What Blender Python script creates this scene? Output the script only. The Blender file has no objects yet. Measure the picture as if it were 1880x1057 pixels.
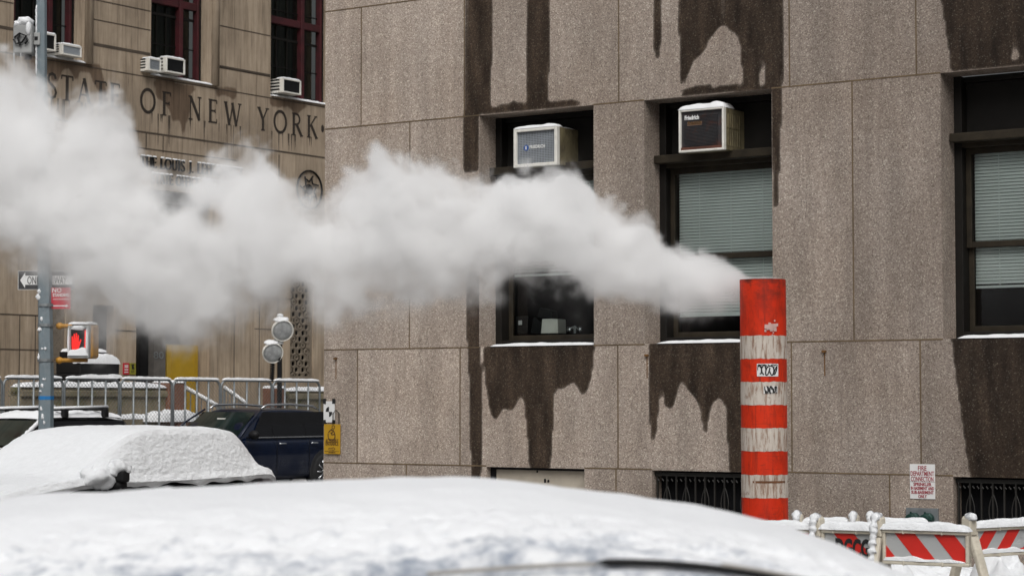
import bpy, math, random
import numpy as np
from mathutils import Vector, Matrix, noise

random.seed(7)
S = bpy.context.scene
COL = S.collection
R = math.radians

# ------------------------------------------------------------------ camera
CAM_Z, PITCH, F = 1.75, R(2.95), 4009.0          # F: focal length in photo pixels (1880 wide)
cd = bpy.data.cameras.new('camera')
cam = bpy.data.objects.new('camera', cd); COL.objects.link(cam)
cam.location = (0, 0, CAM_Z); cam.rotation_euler = (R(90) + PITCH, 0, 0)
cd.sensor_width = 36; cd.lens = 36 * F / 1880
cd.clip_end = 2000; cd.clip_start = 0.1
cd.dof.use_dof = True; cd.dof.focus_distance = 21.0; cd.dof.aperture_fstop = 5.8
S.camera = cam

# ------------------------------------------------------------------ sky, sun, exposure
W = bpy.data.worlds.new('World'); S.world = W; W.use_nodes = True
nt = W.node_tree; nt.nodes.clear()
SUN_EL, SUN_AZ = R(46), R(180)
sky = nt.nodes.new('ShaderNodeTexSky'); sky.sky_type = 'NISHITA'; sky.sun_disc = False
sky.sun_elevation = SUN_EL; sky.sun_rotation = SUN_AZ; sky.dust_density = 4
hs = nt.nodes.new('ShaderNodeHueSaturation'); hs.inputs['Saturation'].default_value = 0.14; hs.inputs['Value'].default_value = 1.25
nt.links.new(sky.outputs[0], hs.inputs['Color'])
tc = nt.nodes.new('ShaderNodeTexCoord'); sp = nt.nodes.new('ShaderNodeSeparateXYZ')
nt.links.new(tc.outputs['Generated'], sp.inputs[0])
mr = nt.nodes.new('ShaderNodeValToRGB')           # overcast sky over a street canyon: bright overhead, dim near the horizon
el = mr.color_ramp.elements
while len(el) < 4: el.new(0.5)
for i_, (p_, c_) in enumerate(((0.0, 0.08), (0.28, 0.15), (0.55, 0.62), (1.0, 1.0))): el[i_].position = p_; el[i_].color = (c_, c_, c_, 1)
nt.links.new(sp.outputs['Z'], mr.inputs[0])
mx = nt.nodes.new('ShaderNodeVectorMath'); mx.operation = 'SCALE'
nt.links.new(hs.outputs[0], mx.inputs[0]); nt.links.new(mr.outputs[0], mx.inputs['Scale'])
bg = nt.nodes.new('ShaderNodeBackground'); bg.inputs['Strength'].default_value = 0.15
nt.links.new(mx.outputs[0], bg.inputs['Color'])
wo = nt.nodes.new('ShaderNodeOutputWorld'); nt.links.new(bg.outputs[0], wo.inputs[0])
sl = bpy.data.lights.new('sun', 'SUN'); sl.energy = 1.05; sl.angle = R(50); sl.color = (1, 0.97, 0.93)
so = bpy.data.objects.new('sun', sl); COL.objects.link(so)
sd = Vector((math.sin(SUN_AZ) * math.cos(SUN_EL), math.cos(SUN_AZ) * math.cos(SUN_EL), math.sin(SUN_EL)))
so.rotation_euler = sd.to_track_quat('Z', 'Y').to_euler(); so.location = (0, -5, 30)
S.view_settings.view_transform = 'Standard'; S.view_settings.look = 'None'
S.view_settings.exposure = 0.06; S.view_settings.gamma = 1.0
S.cycles.volume_bounces = 14; S.cycles.max_bounces = 16; S.cycles.transparent_max_bounces = 16
S.cycles.diffuse_bounces = 3; S.cycles.glossy_bounces = 3
S.cycles.volume_step_rate = 2.0
S.cycles.use_denoising = True
try: S.cycles.denoiser = 'OPENIMAGEDENOISE'
except Exception: pass

# ------------------------------------------------------------------ frames of reference: pixel of the photo -> point on a real plane
def ray(px, py):
    x, y = (px - 940) / F, (528.5 - py) / F
    c, s = math.cos(PITCH), math.sin(PITCH)
    return Vector((x, c - y * s, s + y * c))
EYE = Vector((0, 0, CAM_Z))
def at_depth(px, py, Y):
    d = ray(px, py); return EYE + d * (Y / d.y)
class Frame:
    def __init__(s, o, ang):
        s.o = Vector(o); s.a = ang
        s.ux = Vector((math.cos(ang), math.sin(ang), 0)); s.uy = Vector((-math.sin(ang), math.cos(ang), 0))
    def loc(s, p):
        q = p - s.o; return Vector((q.dot(s.ux), q.dot(s.uy), q.z))
    def world(s, x, y, z): return s.o + s.ux * x + s.uy * y + Vector((0, 0, z))
    def onY(s, px, py, y=0.0):                    # hit the plane local y = const -> local (x, z)
        d = ray(px, py); t = (y - (EYE - s.o).dot(s.uy)) / d.dot(s.uy)
        q = s.loc(EYE + d * t); return q.x, q.z
    def onX(s, px, py, x):                        # hit the plane local x = const -> local (y, z)
        d = ray(px, py); t = (x - (EYE - s.o).dot(s.ux)) / d.dot(s.ux)
        q = s.loc(EYE + d * t); return q.y, q.z
ANG_A = -math.atan2(4009, 5747)                   # granite building: its street front recedes to the left
ANG_B = ANG_A + math.pi / 2                       # limestone building across the side street
FA0 = Frame((2.034, 23.3, 0), ANG_A)
xa, _ = FA0.onY(594.5, 735, 0)
FA = Frame(FA0.world(xa, 0, 0), ANG_A)            # origin at the granite building's corner
nB = Vector((0.820, -0.572, 0))
FB0 = Frame(nB * -36.0, ANG_B)
xb, _ = FB0.onY(0, 735, 0)
FB = Frame(FB0.world(xb, 0, 0), ANG_B)            # origin where the frame's left edge meets the limestone wall
FB.o.z = 0; FA.o.z = 0

# ------------------------------------------------------------------ materials
def lin(c):
    return tuple(((v / 255) / 12.92 if v <= 10 else (((v / 255) + 0.055) / 1.055) ** 2.4) for v in c)
class NT:
    def __init__(s, name):
        s.m = bpy.data.materials.new(name); s.m.use_nodes = True
        s.t = s.m.node_tree; s.t.nodes.clear()
        s.out = s.n('ShaderNodeOutputMaterial')
    def n(s, ty, **kw):
        n = s.t.nodes.new(ty)
        for k, v in kw.items(): setattr(n, k, v)
        return n
    def l(s, a, b): s.t.links.new(a, b)
    def noise(s, vec, scale, detail=3, rough=0.55, dist=0):
        n = s.n('ShaderNodeTexNoise'); n.inputs['Scale'].default_value = scale; n.inputs['Detail'].default_value = detail
        n.inputs['Roughness'].default_value = rough; n.inputs['Distortion'].default_value = dist
        s.l(vec, n.inputs['Vector']); return n.outputs['Fac']
    def mapping(s, vec, scale=(1, 1, 1), loc=(0, 0, 0)):
        n = s.n('ShaderNodeMapping'); n.inputs['Scale'].default_value = scale; n.inputs['Location'].default_value = loc
        s.l(vec, n.inputs['Vector']); return n.outputs[0]
    def ramp(s, f, stops):
        n = s.n('ShaderNodeValToRGB'); e = n.color_ramp.elements
        while len(e) < len(stops): e.new(0.5)
        for i, (p, c) in enumerate(stops):
            e[i].position = p; e[i].color = (c, c, c, 1) if isinstance(c, (int, float)) else (*c[:3], 1)
        s.l(f, n.inputs[0]); return n.outputs[0]
    def mix(s, fac, a, b, mode='MIX'):
        n = s.n('ShaderNodeMix', data_type='RGBA', blend_type=mode)
        for sock, v in ((0, fac), (6, a), (7, b)):
            if hasattr(v, 'is_linked') or hasattr(v, 'links'): s.l(v, n.inputs[sock])
            elif sock == 0: n.inputs[0].default_value = v
            else: n.inputs[sock].default_value = (v, v, v, 1) if isinstance(v, (int, float)) else (*v[:3], 1)
        return n.outputs[2]
    def math(s, op, a, b=0.0):
        n = s.n('ShaderNodeMath', operation=op)
        for i, v in enumerate((a, b)):
            if hasattr(v, 'links'): s.l(v, n.inputs[i])
            else: n.inputs[i].default_value = v
        return n.outputs[0]
    def bump(s, h, strength=0.3, dist=0.01):
        n = s.n('ShaderNodeBump'); n.inputs['Strength'].default_value = strength; n.inputs['Distance'].default_value = dist
        s.l(h, n.inputs['Height']); return n.outputs[0]
    def pbsdf(s, color, rough=0.6, metal=0.0, normal=None, **kw):
        b = s.n('ShaderNodeBsdfPrincipled')
        for k, v in (('Base Color', color), ('Roughness', rough), ('Metallic', metal)):
            if hasattr(v, 'links'): s.l(v, b.inputs[k])
            else: b.inputs[k].default_value = (*v[:3], 1) if k == 'Base Color' else v
        for k, v in kw.items(): b.inputs[k].default_value = v
        if normal is not None: s.l(normal, b.inputs['Normal'])
        s.l(b.outputs[0], s.out.inputs[0]); return b

def simple(name, col, rough=0.6, metal=0.0, var=0.25, scale=6.0, bump=0.0, stretch=(1, 1, 1), dirt=None, dirt_amt=0.5, **kw):
    N = NT(name); tcn = N.n('ShaderNodeTexCoord'); v = N.mapping(tcn.outputs['Object'], stretch)
    a = N.noise(v, scale, 5, 0.6)
    c = N.mix(N.ramp(a, [(0.3, 0.0), (0.7, 1.0)]), tuple(x * (1 - var) for x in col), tuple(min(1, x * (1 + var * 0.5)) for x in col))
    if dirt is not None:
        d = N.noise(v, scale * 2.3, 6, 0.7, 0.4)
        c = N.mix(N.math('MULTIPLY', N.ramp(d, [(0.5, 0.0), (0.68, 1.0)]), dirt_amt), c, dirt)
    nrm = N.bump(N.noise(tcn.outputs['Object'], scale * 8, 3), bump, 0.01) if bump else None
    N.pbsdf(c, rough, metal, nrm, **kw); return N.m

def granite(name):
    N = NT(name); tcn = N.n('ShaderNodeTexCoord'); o = tcn.outputs['Object']
    vo = N.n('ShaderNodeTexVoronoi'); vo.inputs['Scale'].default_value = 95; N.l(o, vo.inputs['Vector'])
    sep = N.n('ShaderNodeSeparateColor'); N.l(vo.outputs['Color'], sep.inputs[0])
    g = N.ramp(sep.outputs[0], [(0.0, (0.15, 0.122, 0.105)), (0.22, (0.235, 0.197, 0.172)), (0.6, (0.285, 0.243, 0.215)), (0.9, (0.33, 0.285, 0.25)), (0.955, (0.45, 0.41, 0.36))])
    f = N.noise(o, 170, 3, 0.65)
    g = N.mix(0.34, g, N.ramp(f, [(0.35, 0.30), (0.65, 0.72)]), 'OVERLAY')
    big = N.noise(N.mapping(o, (2.2, 2.2, 0.35)), 1.6, 5, 0.6)
    g = N.mix(1.0, g, N.ramp(big, [(0.25, 0.72), (0.62, 1.08)]), 'MULTIPLY')
    cl = N.noise(N.mapping(o, (1, 1, 1)), 0.9, 4, 0.6)
    g = N.mix(1.0, g, N.ramp(cl, [(0.3, (0.86, 0.83, 0.80)), (0.7, (1.05, 1.06, 1.07))]), 'MULTIPLY')
    # stone colour brightened towards the corner, painting in extra light from the side street
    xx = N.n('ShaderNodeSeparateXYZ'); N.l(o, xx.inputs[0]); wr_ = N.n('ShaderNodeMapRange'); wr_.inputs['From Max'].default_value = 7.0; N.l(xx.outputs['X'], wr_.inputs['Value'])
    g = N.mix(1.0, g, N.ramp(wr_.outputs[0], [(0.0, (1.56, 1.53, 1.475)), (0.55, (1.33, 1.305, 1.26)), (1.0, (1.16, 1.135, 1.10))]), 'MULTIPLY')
    sl_a = N.n('ShaderNodeAttribute', attribute_name='slab'); cmb = N.n('ShaderNodeCombineColor')
    for i_ in range(3): N.l(sl_a.outputs['Fac'], cmb.inputs[i_])
    g = N.mix(1.0, g, cmb.outputs[0], 'MULTIPLY')
    soot = N.noise(N.mapping(o, (7, 7, .5)), 1.9, 5, .65)            # thin vertical runs of old dirt
    g = N.mix(N.math('MULTIPLY', N.ramp(soot, [(.55, 0.0), (.75, 1.0)]), .35), g, (.12, .095, .075))
    at = N.n('ShaderNodeAttribute', attribute_name='wet')
    e = N.noise(N.mapping(o, (1, 1, 0.5)), 14, 4, 0.65)
    ww = N.math('ADD', at.outputs['Fac'], N.math('MULTIPLY', N.math('SUBTRACT', e, 0.5), 0.24))
    wet = N.ramp(ww, [(0.34, 0.0), (0.47, .75), (0.72, 1.0)])
    wv = N.ramp(N.noise(N.mapping(o, (3, 3, 0.6)), 2.5, 3), [(0.3, (0.06, 0.047, 0.037)), (0.7, (0.20, 0.165, 0.135))])
    wg = N.mix(1.0, g, wv, 'MULTIPLY')
    # keep the bright grains of the stone showing through the wet film
    spk = N.ramp(sep.outputs[1], [(0.93, 0.0), (0.97, 1.0)])
    wg = N.mix(N.math('MULTIPLY', spk, 0.30), wg, (0.20, 0.175, 0.14))
    wg = N.mix(.65, wg, N.ramp(sep.outputs[2], [(0.0, .28), (1.0, .72)]), 'OVERLAY')
    c = N.mix(wet, g, wg)
    r = N.mix(wet, 0.75, 0.42)
    N.pbsdf(c, r, 0, N.bump(f, 0.12, 0.004), **{'Specular IOR Level': .3}); return N.m

def limestone(name):
    N = NT(name); tcn = N.n('ShaderNodeTexCoord'); o = tcn.outputs['Object']
    st = N.noise(N.mapping(o, (5, 5, 0.22)), 2.2, 6, 0.65)
    c = N.ramp(st, [(0.30, (0.21, 0.158, 0.108)), (0.48, (0.37, 0.295, 0.215)), (0.70, (0.45, 0.365, 0.275))])
    ca = N.noise(N.mapping(o, (9, 9, 0.4)), 3.4, 4, 0.6)
    c = N.mix(N.math('MULTIPLY', N.ramp(ca, [(0.54, 0.0), (0.70, 1.0)]), 0.45), c, (0.13, 0.10, 0.075))
    big = N.noise(N.mapping(o, (1, 1, .6)), 0.9, 6, .65)
    c = N.mix(1.0, c, N.ramp(big, [(0.30, (.66, .64, .62)), (0.62, (1.12, 1.11, 1.10))]), 'MULTIPLY')
    at = N.n('ShaderNodeAttribute', attribute_name='wet')
    e = N.noise(N.mapping(o, (1, 1, 0.4)), 7, 4, 0.65)
    ww = N.math('ADD', at.outputs['Fac'], N.math('MULTIPLY', N.math('SUBTRACT', e, 0.5), 0.5))
    wet = N.ramp(ww, [(0.35, 0.0), (0.65, 1.0)])
    c = N.mix(wet, c, N.mix(1.0, c, (0.42, 0.36, 0.32), 'MULTIPLY'))
    N.pbsdf(c, 0.85, 0, N.bump(N.noise(o, 60, 3), 0.15, 0.01)); return N.m

def snow_mat(name, col=(0.79, 0.80, 0.812), s1=40, b1=0.35, s2=9, b2=0.25):
    N = NT(name); tcn = N.n('ShaderNodeTexCoord'); o = tcn.outputs['Object']
    a = N.noise(o, s1, 5, 0.65); b = N.noise(o, s2, 4, 0.6)
    c = N.mix(N.ramp(b, [(0.3, 0.0), (0.7, 1.0)]), tuple(x * 0.95 for x in col), col)
    h = N.math('ADD', N.math('MULTIPLY', a, b1), N.math('MULTIPLY', b, b2))
    N.pbsdf(c, 0.9, 0, N.bump(h, 0.5, 0.02), **{'Specular IOR Level': 0.2}); return N.m

def glass_mat(name, tint=(0.75, 0.86, 0.82), refl=1.45, rough=0.02):
    N = NT(name); fr = N.n('ShaderNodeFresnel'); fr.inputs[0].default_value = refl
    t = N.n('ShaderNodeBsdfTransparent'); t.inputs[0].default_value = (*tint, 1)
    g = N.n('ShaderNodeBsdfGlossy'); g.inputs['Roughness'].default_value = rough
    m = N.n('ShaderNodeMixShader'); N.l(fr.outputs[0], m.inputs[0]); N.l(t.outputs[0], m.inputs[1]); N.l(g.outputs[0], m.inputs[2])
    N.l(m.outputs[0], N.out.inputs[0]); return N.m

def car_paint(name, col):
    N = NT(name); tcn = N.n('ShaderNodeTexCoord'); o = tcn.outputs['Object']
    d = N.noise(o, 3.5, 6, 0.65)
    z = N.n('ShaderNodeSeparateXYZ'); N.l(o, z.inputs[0])
    low = N.n('ShaderNodeMapRange'); low.inputs['From Min'].default_value = 1.0; low.inputs['From Max'].default_value = 0.3
    N.l(z.outputs['Z'], low.inputs['Value'])
    salt = N.math('MULTIPLY', N.ramp(d, [(0.35, 0.0), (0.75, 1.0)]), N.math('MULTIPLY', low.outputs[0], 0.12))
    c = N.mix(salt, col, (0.35, 0.34, 0.32))
    N.pbsdf(c, 0.25, 0.25, None, **{'Coat Weight': 0.4, 'Coat Roughness': 0.05, 'Specular IOR Level': .3}); return N.m

M = {}
M['granite'] = granite('granite'); M['limestone'] = limestone('limestone')
M['caulk'] = simple('caulk', (0.15, 0.105, 0.06), 0.85, var=0.5, scale=3)
M['joint_dark'] = simple('joint_dark', (0.085, 0.064, 0.046), 0.9, var=0.5, scale=2)
M['snow'] = snow_mat('snow'); M['snow_rough'] = snow_mat('snow_rough', (0.77, 0.785, 0.80), 55, 0.9, 16, 0.7)
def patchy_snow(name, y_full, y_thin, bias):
    # snow that thins towards the near edge of a slate car roof, so the wet paint shows through in patches; the bluish darkening also stands in for shade on that slope
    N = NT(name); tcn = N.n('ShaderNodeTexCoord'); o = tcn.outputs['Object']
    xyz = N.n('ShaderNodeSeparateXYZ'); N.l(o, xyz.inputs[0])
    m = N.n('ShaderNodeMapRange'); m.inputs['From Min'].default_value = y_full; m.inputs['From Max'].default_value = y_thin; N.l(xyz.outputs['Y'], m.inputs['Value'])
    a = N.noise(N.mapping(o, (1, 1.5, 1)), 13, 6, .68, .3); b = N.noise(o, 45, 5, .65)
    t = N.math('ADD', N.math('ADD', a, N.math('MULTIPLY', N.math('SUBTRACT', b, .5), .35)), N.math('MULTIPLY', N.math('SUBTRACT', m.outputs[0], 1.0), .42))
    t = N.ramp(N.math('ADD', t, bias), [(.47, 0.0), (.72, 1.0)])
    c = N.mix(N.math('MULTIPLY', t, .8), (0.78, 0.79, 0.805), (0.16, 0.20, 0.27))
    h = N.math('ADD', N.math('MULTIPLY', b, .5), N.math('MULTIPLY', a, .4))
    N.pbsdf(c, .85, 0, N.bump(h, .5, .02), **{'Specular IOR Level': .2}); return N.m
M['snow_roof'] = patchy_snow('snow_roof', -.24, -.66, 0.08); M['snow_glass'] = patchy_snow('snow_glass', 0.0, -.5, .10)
M['frame'] = simple('window_frame_paint', (0.009, 0.0075, 0.006), 0.6, var=0.4, scale=5, **{'Specular IOR Level': .25})
M['frame_brown'] = simple('weathered_bronze', (0.03, 0.023, 0.014), 0.65, var=0.5, scale=5, **{'Specular IOR Level': .25})
M['dark'] = simple('dark_interior', (0.008, 0.008, 0.009), 0.9, var=0.4, scale=2, **{'Specular IOR Level': .1})
M['blind'] = simple('blind_vinyl', (0.92, 0.96, 0.93), 0.6, var=0.12, scale=1.5)
M['glass'] = glass_mat('window_glass', (0.93, 0.985, 0.965)); M['glass_dark'] = simple('car_glass', (0.004, 0.004, 0.005), 0.05, var=0.4, scale=2)
M['glass_shield'] = simple('windshield_glass', (0.012, 0.022, 0.02), 0.06, var=0.5, scale=2, **{'IOR': 1.7})
M['glass_old'] = glass_mat('old_glass', (0.62, 0.66, 0.63), 1.5)
M['red_frame'] = simple('red_window_paint', (0.055, 0.005, 0.008), 0.65, var=0.5, scale=3)
M['cream'] = simple('cream_board', (0.55, 0.49, 0.40), 0.8, var=0.15, scale=2, dirt=(0.3, 0.25, 0.2), dirt_amt=0.3)
M['white_plastic'] = simple('white_plastic', (0.80, 0.78, 0.72), 0.55, var=0.15, scale=4, dirt=(0.35, 0.29, 0.2), dirt_amt=0.25)
M['ac_beige'] = simple('beige_casing', (0.19, 0.16, 0.09), 0.6, var=0.5, scale=6, stretch=(3, 1, .5), dirt=(0.05, 0.035, 0.02), dirt_amt=0.7)
M['black'] = simple('black_paint', (0.008, 0.008, 0.009), 0.55, var=0.3, scale=6, **{'Specular IOR Level': .25})
M['rubber'] = simple('rubber', (0.02, 0.02, 0.021), 0.85, var=0.3, scale=8)
M['grey_mesh'] = simple('grey_grille', (0.30, 0.325, 0.35), 0.6, var=0.15, scale=8)
M['rust_grille'] = simple('rusty_grille', (0.035, 0.033, 0.036), 0.7, var=0.4, scale=4, dirt=(0.075, 0.028, 0.018), dirt_amt=0.95)
M['steel'] = simple('galvanised_steel', (0.26, 0.28, 0.29), 0.5, 0.5, var=0.3, scale=5)
M['pole_grey'] = simple('pole_grey_paint', (0.19, 0.235, 0.26), 0.55, 0.1, var=0.18, scale=3, dirt=(0.35, 0.36, 0.36), dirt_amt=0.25)
M['box_grey'] = simple('box_grey_paint', (0.33, 0.335, 0.33), 0.6, var=0.2, scale=4)
M['chrome'] = simple('chrome', (0.6, 0.61, 0.62), 0.2, 0.95, var=0.1, scale=4)
M['signal_yellow'] = simple('signal_yellow', (0.50, 0.235, 0.02), 0.5, var=0.25, scale=5, dirt=(0.25, 0.13, 0.03), dirt_amt=0.5)
M['door_yellow'] = simple('ochre_paint', (0.42, 0.26, 0.004), 0.6, var=0.15, scale=3)
M['sign_yellow'] = simple('sign_yellow', (0.48, 0.27, 0.01), 0.6, var=0.1, scale=4)
M['sign_red'] = simple('sign_red', (0.50, 0.01, 0.03), 0.5, var=0.1)
M['sign_green'] = simple('sign_olive', (0.26, 0.24, 0.02), 0.6, var=0.15)
M['white'] = simple('white_paint', (0.74, 0.74, 0.73), 0.6, var=0.08)
M['text_red'] = simple('text_red', (0.30, 0.02, 0.035), 0.6, var=0.1)
M['text_brown'] = simple('text_brown', (0.085, 0.04, 0.01), 0.6, var=0.1)
M['text_blue'] = simple('text_blue', (0.03, 0.10, 0.35), 0.5, var=0.1)
M['text_black'] = simple('text_black', (0.012, 0.012, 0.012), 0.6, var=0.1)
M['bronze'] = simple('dark_bronze', (0.008, 0.008, 0.008), 0.7, 0.0, var=0.3, **{'Specular IOR Level': .2})
M['engrave'] = simple('engraved_grime', (0.035, 0.026, 0.019), 0.95, var=0.4, scale=3)  # grimy dark tone also stands in for the shade inside cut letters
M['red_granite'] = simple('red_granite', (0.21, 0.095, 0.058), 0.7, var=0.35, scale=14, dirt=(0.09, 0.05, 0.035), dirt_amt=0.5)
M['mossy'] = simple('mossy_stone', (0.24, 0.20, 0.135), 0.9, var=0.4, scale=1.4, dirt=(0.085, 0.09, 0.018), dirt_amt=0.9)
M['screen'] = simple('screen_metal', (0.20, 0.165, 0.125), 0.6, var=0.3, scale=4)
M['grate_iron'] = simple('grate_iron', (0.014, 0.0125, 0.01), 0.6, var=0.3)
M['orange_tape'] = simple('blue_tape', (0.02, 0.18, 0.45), 0.5, var=0.1)
M['plaster'] = simple('barricade_plastic', (0.60, 0.55, 0.45), 0.6, var=0.18, scale=8, dirt=(0.3, 0.24, 0.17), dirt_amt=0.4)
M['sheet_grey'] = simple('reflective_grey', (0.42, 0.43, 0.43), 0.45, var=0.1)
M['sheet_red'] = simple('reflective_red', (0.60, 0.022, 0.014), 0.45, var=0.15)
M['cyan_paint'] = simple('cyan_mark', (0.05, 0.42, 0.55), 0.6)
M['blue_paint'] = car_paint('midnight_blue_paint', (0.003, 0.0085, 0.028))
M['black_paint'] = car_paint('black_car_paint', (0.006, 0.006, 0.007))
M['navy_paint'] = car_paint('navy_car_paint', (0.005, 0.016, 0.035))
M['grey_paint'] = car_paint('slate_car_paint', (0.02, 0.03, 0.045))
M['lamp_lens'] = simple('lamp_lens', (0.52, 0.54, 0.55), 0.25, var=0.1, scale=6)
M['lens_grey'] = simple('lens_grey', (.38, .39, .39), .35, var=.4, scale=9)
M['curtain'] = simple('old_curtain', (.085, .085, .06), .9, var=.75, scale=1.3, stretch=(6, 1, .5), dirt=(.012, .012, .01), dirt_amt=.9)  # mottled green-grey tone also stands in for reflections in the panes
M['trim_dull'] = simple('dull_trim', (.34, .32, .29), .5, .3, var=.3)
M['asphalt'] = simple('asphalt', (0.05, 0.05, 0.052), 0.9, var=0.3)
def emit_red():
    N = NT('red_led'); tcn = N.n('ShaderNodeTexCoord')
    a = N.noise(tcn.outputs['Object'], 60, 3, 0.7)
    c = N.ramp(a, [(0.35, (0.5, 0.0, 0.0)), (0.6, (1.0, 0.03, 0.02))])
    b = N.pbsdf((0.3, 0.01, 0.01), 0.4); N.l(c, b.inputs['Emission Color']); b.inputs['Emission Strength'].default_value = 1.0
    return N.m
M['led'] = emit_red()
def pipe_mats():
    N = NT('stack_orange'); tcn = N.n('ShaderNodeTexCoord'); o = tcn.outputs['Object']
    d = N.noise(N.mapping(o, (4, 4, 1.5)), 3.2, 7, 0.7, 0.6)
    c = N.ramp(N.noise(o, 3, 4), [(0.3, (0.53, 0.022, 0.0035)), (0.7, (0.67, 0.036, 0.006))])
    c = N.mix(N.math('MULTIPLY', N.ramp(d, [(0.47, 0.0), (0.72, 1.0)]), 0.8), c, (0.20, 0.016, 0.006))
    s = N.noise(N.mapping(o, (5, 5, 40)), 1.0, 5, 0.7, 1.5)
    c = N.mix(N.math('MULTIPLY', N.ramp(s, [(0.60, 0.0), (0.70, 1.0)]), 0.6), c, (0.09, 0.02, 0.012))
    zz = N.n('ShaderNodeSeparateXYZ'); N.l(o, zz.inputs[0])    # soot round the mouth
    mrn = N.n('ShaderNodeMapRange'); mrn.inputs['From Min'].default_value = 2.35; mrn.inputs['From Max'].default_value = 2.66
    N.l(zz.outputs['Z'], mrn.inputs['Value'])
    so_ = N.math('MULTIPLY', mrn.outputs[0], N.ramp(N.noise(N.mapping(o, (5, 5, 9)), 1.3, 6, 0.7), [(0.42, 0.0), (0.62, 0.9)]))
    c = N.mix(so_, c, (0.06, 0.018, 0.012))
    dr = N.noise(N.mapping(o, (22, 22, 1.1)), 1.6, 6, .7, .4)
    c = N.mix(N.math('MULTIPLY', N.ramp(dr, [(.55, 0.0), (.68, 1.0)]), .5), c, (.10, .016, .009))
    N.pbsdf(c, 0.6, 0, N.bump(d, 0.15, 0.01), **{'Specular IOR Level': .25}); a = N.m
    N = NT('stack_white'); tcn = N.n('ShaderNodeTexCoord'); o = tcn.outputs['Object']
    d = N.noise(N.mapping(o, (16, 16, 2.2)), 2.4, 6, 0.72, 0.5)
    c = N.ramp(d, [(0.30, (0.62, 0.57, 0.51)), (0.50, (0.52, 0.46, 0.40)), (0.60, (0.30, 0.20, 0.145)), (0.72, (0.15, 0.075, 0.05))])
    e = N.noise(o, 11, 5, 0.7)
    c = N.mix(N.math('MULTIPLY', N.ramp(e, [(0.60, 0.0), (0.70, 1.0)]), 0.7), c, (0.20, 0.10, 0.07))
    N.pbsdf(c, 0.65, 0, N.bump(d, 0.15, 0.01)); return a, N.m
M['stack_orange'], M['stack_white'] = pipe_mats()

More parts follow.
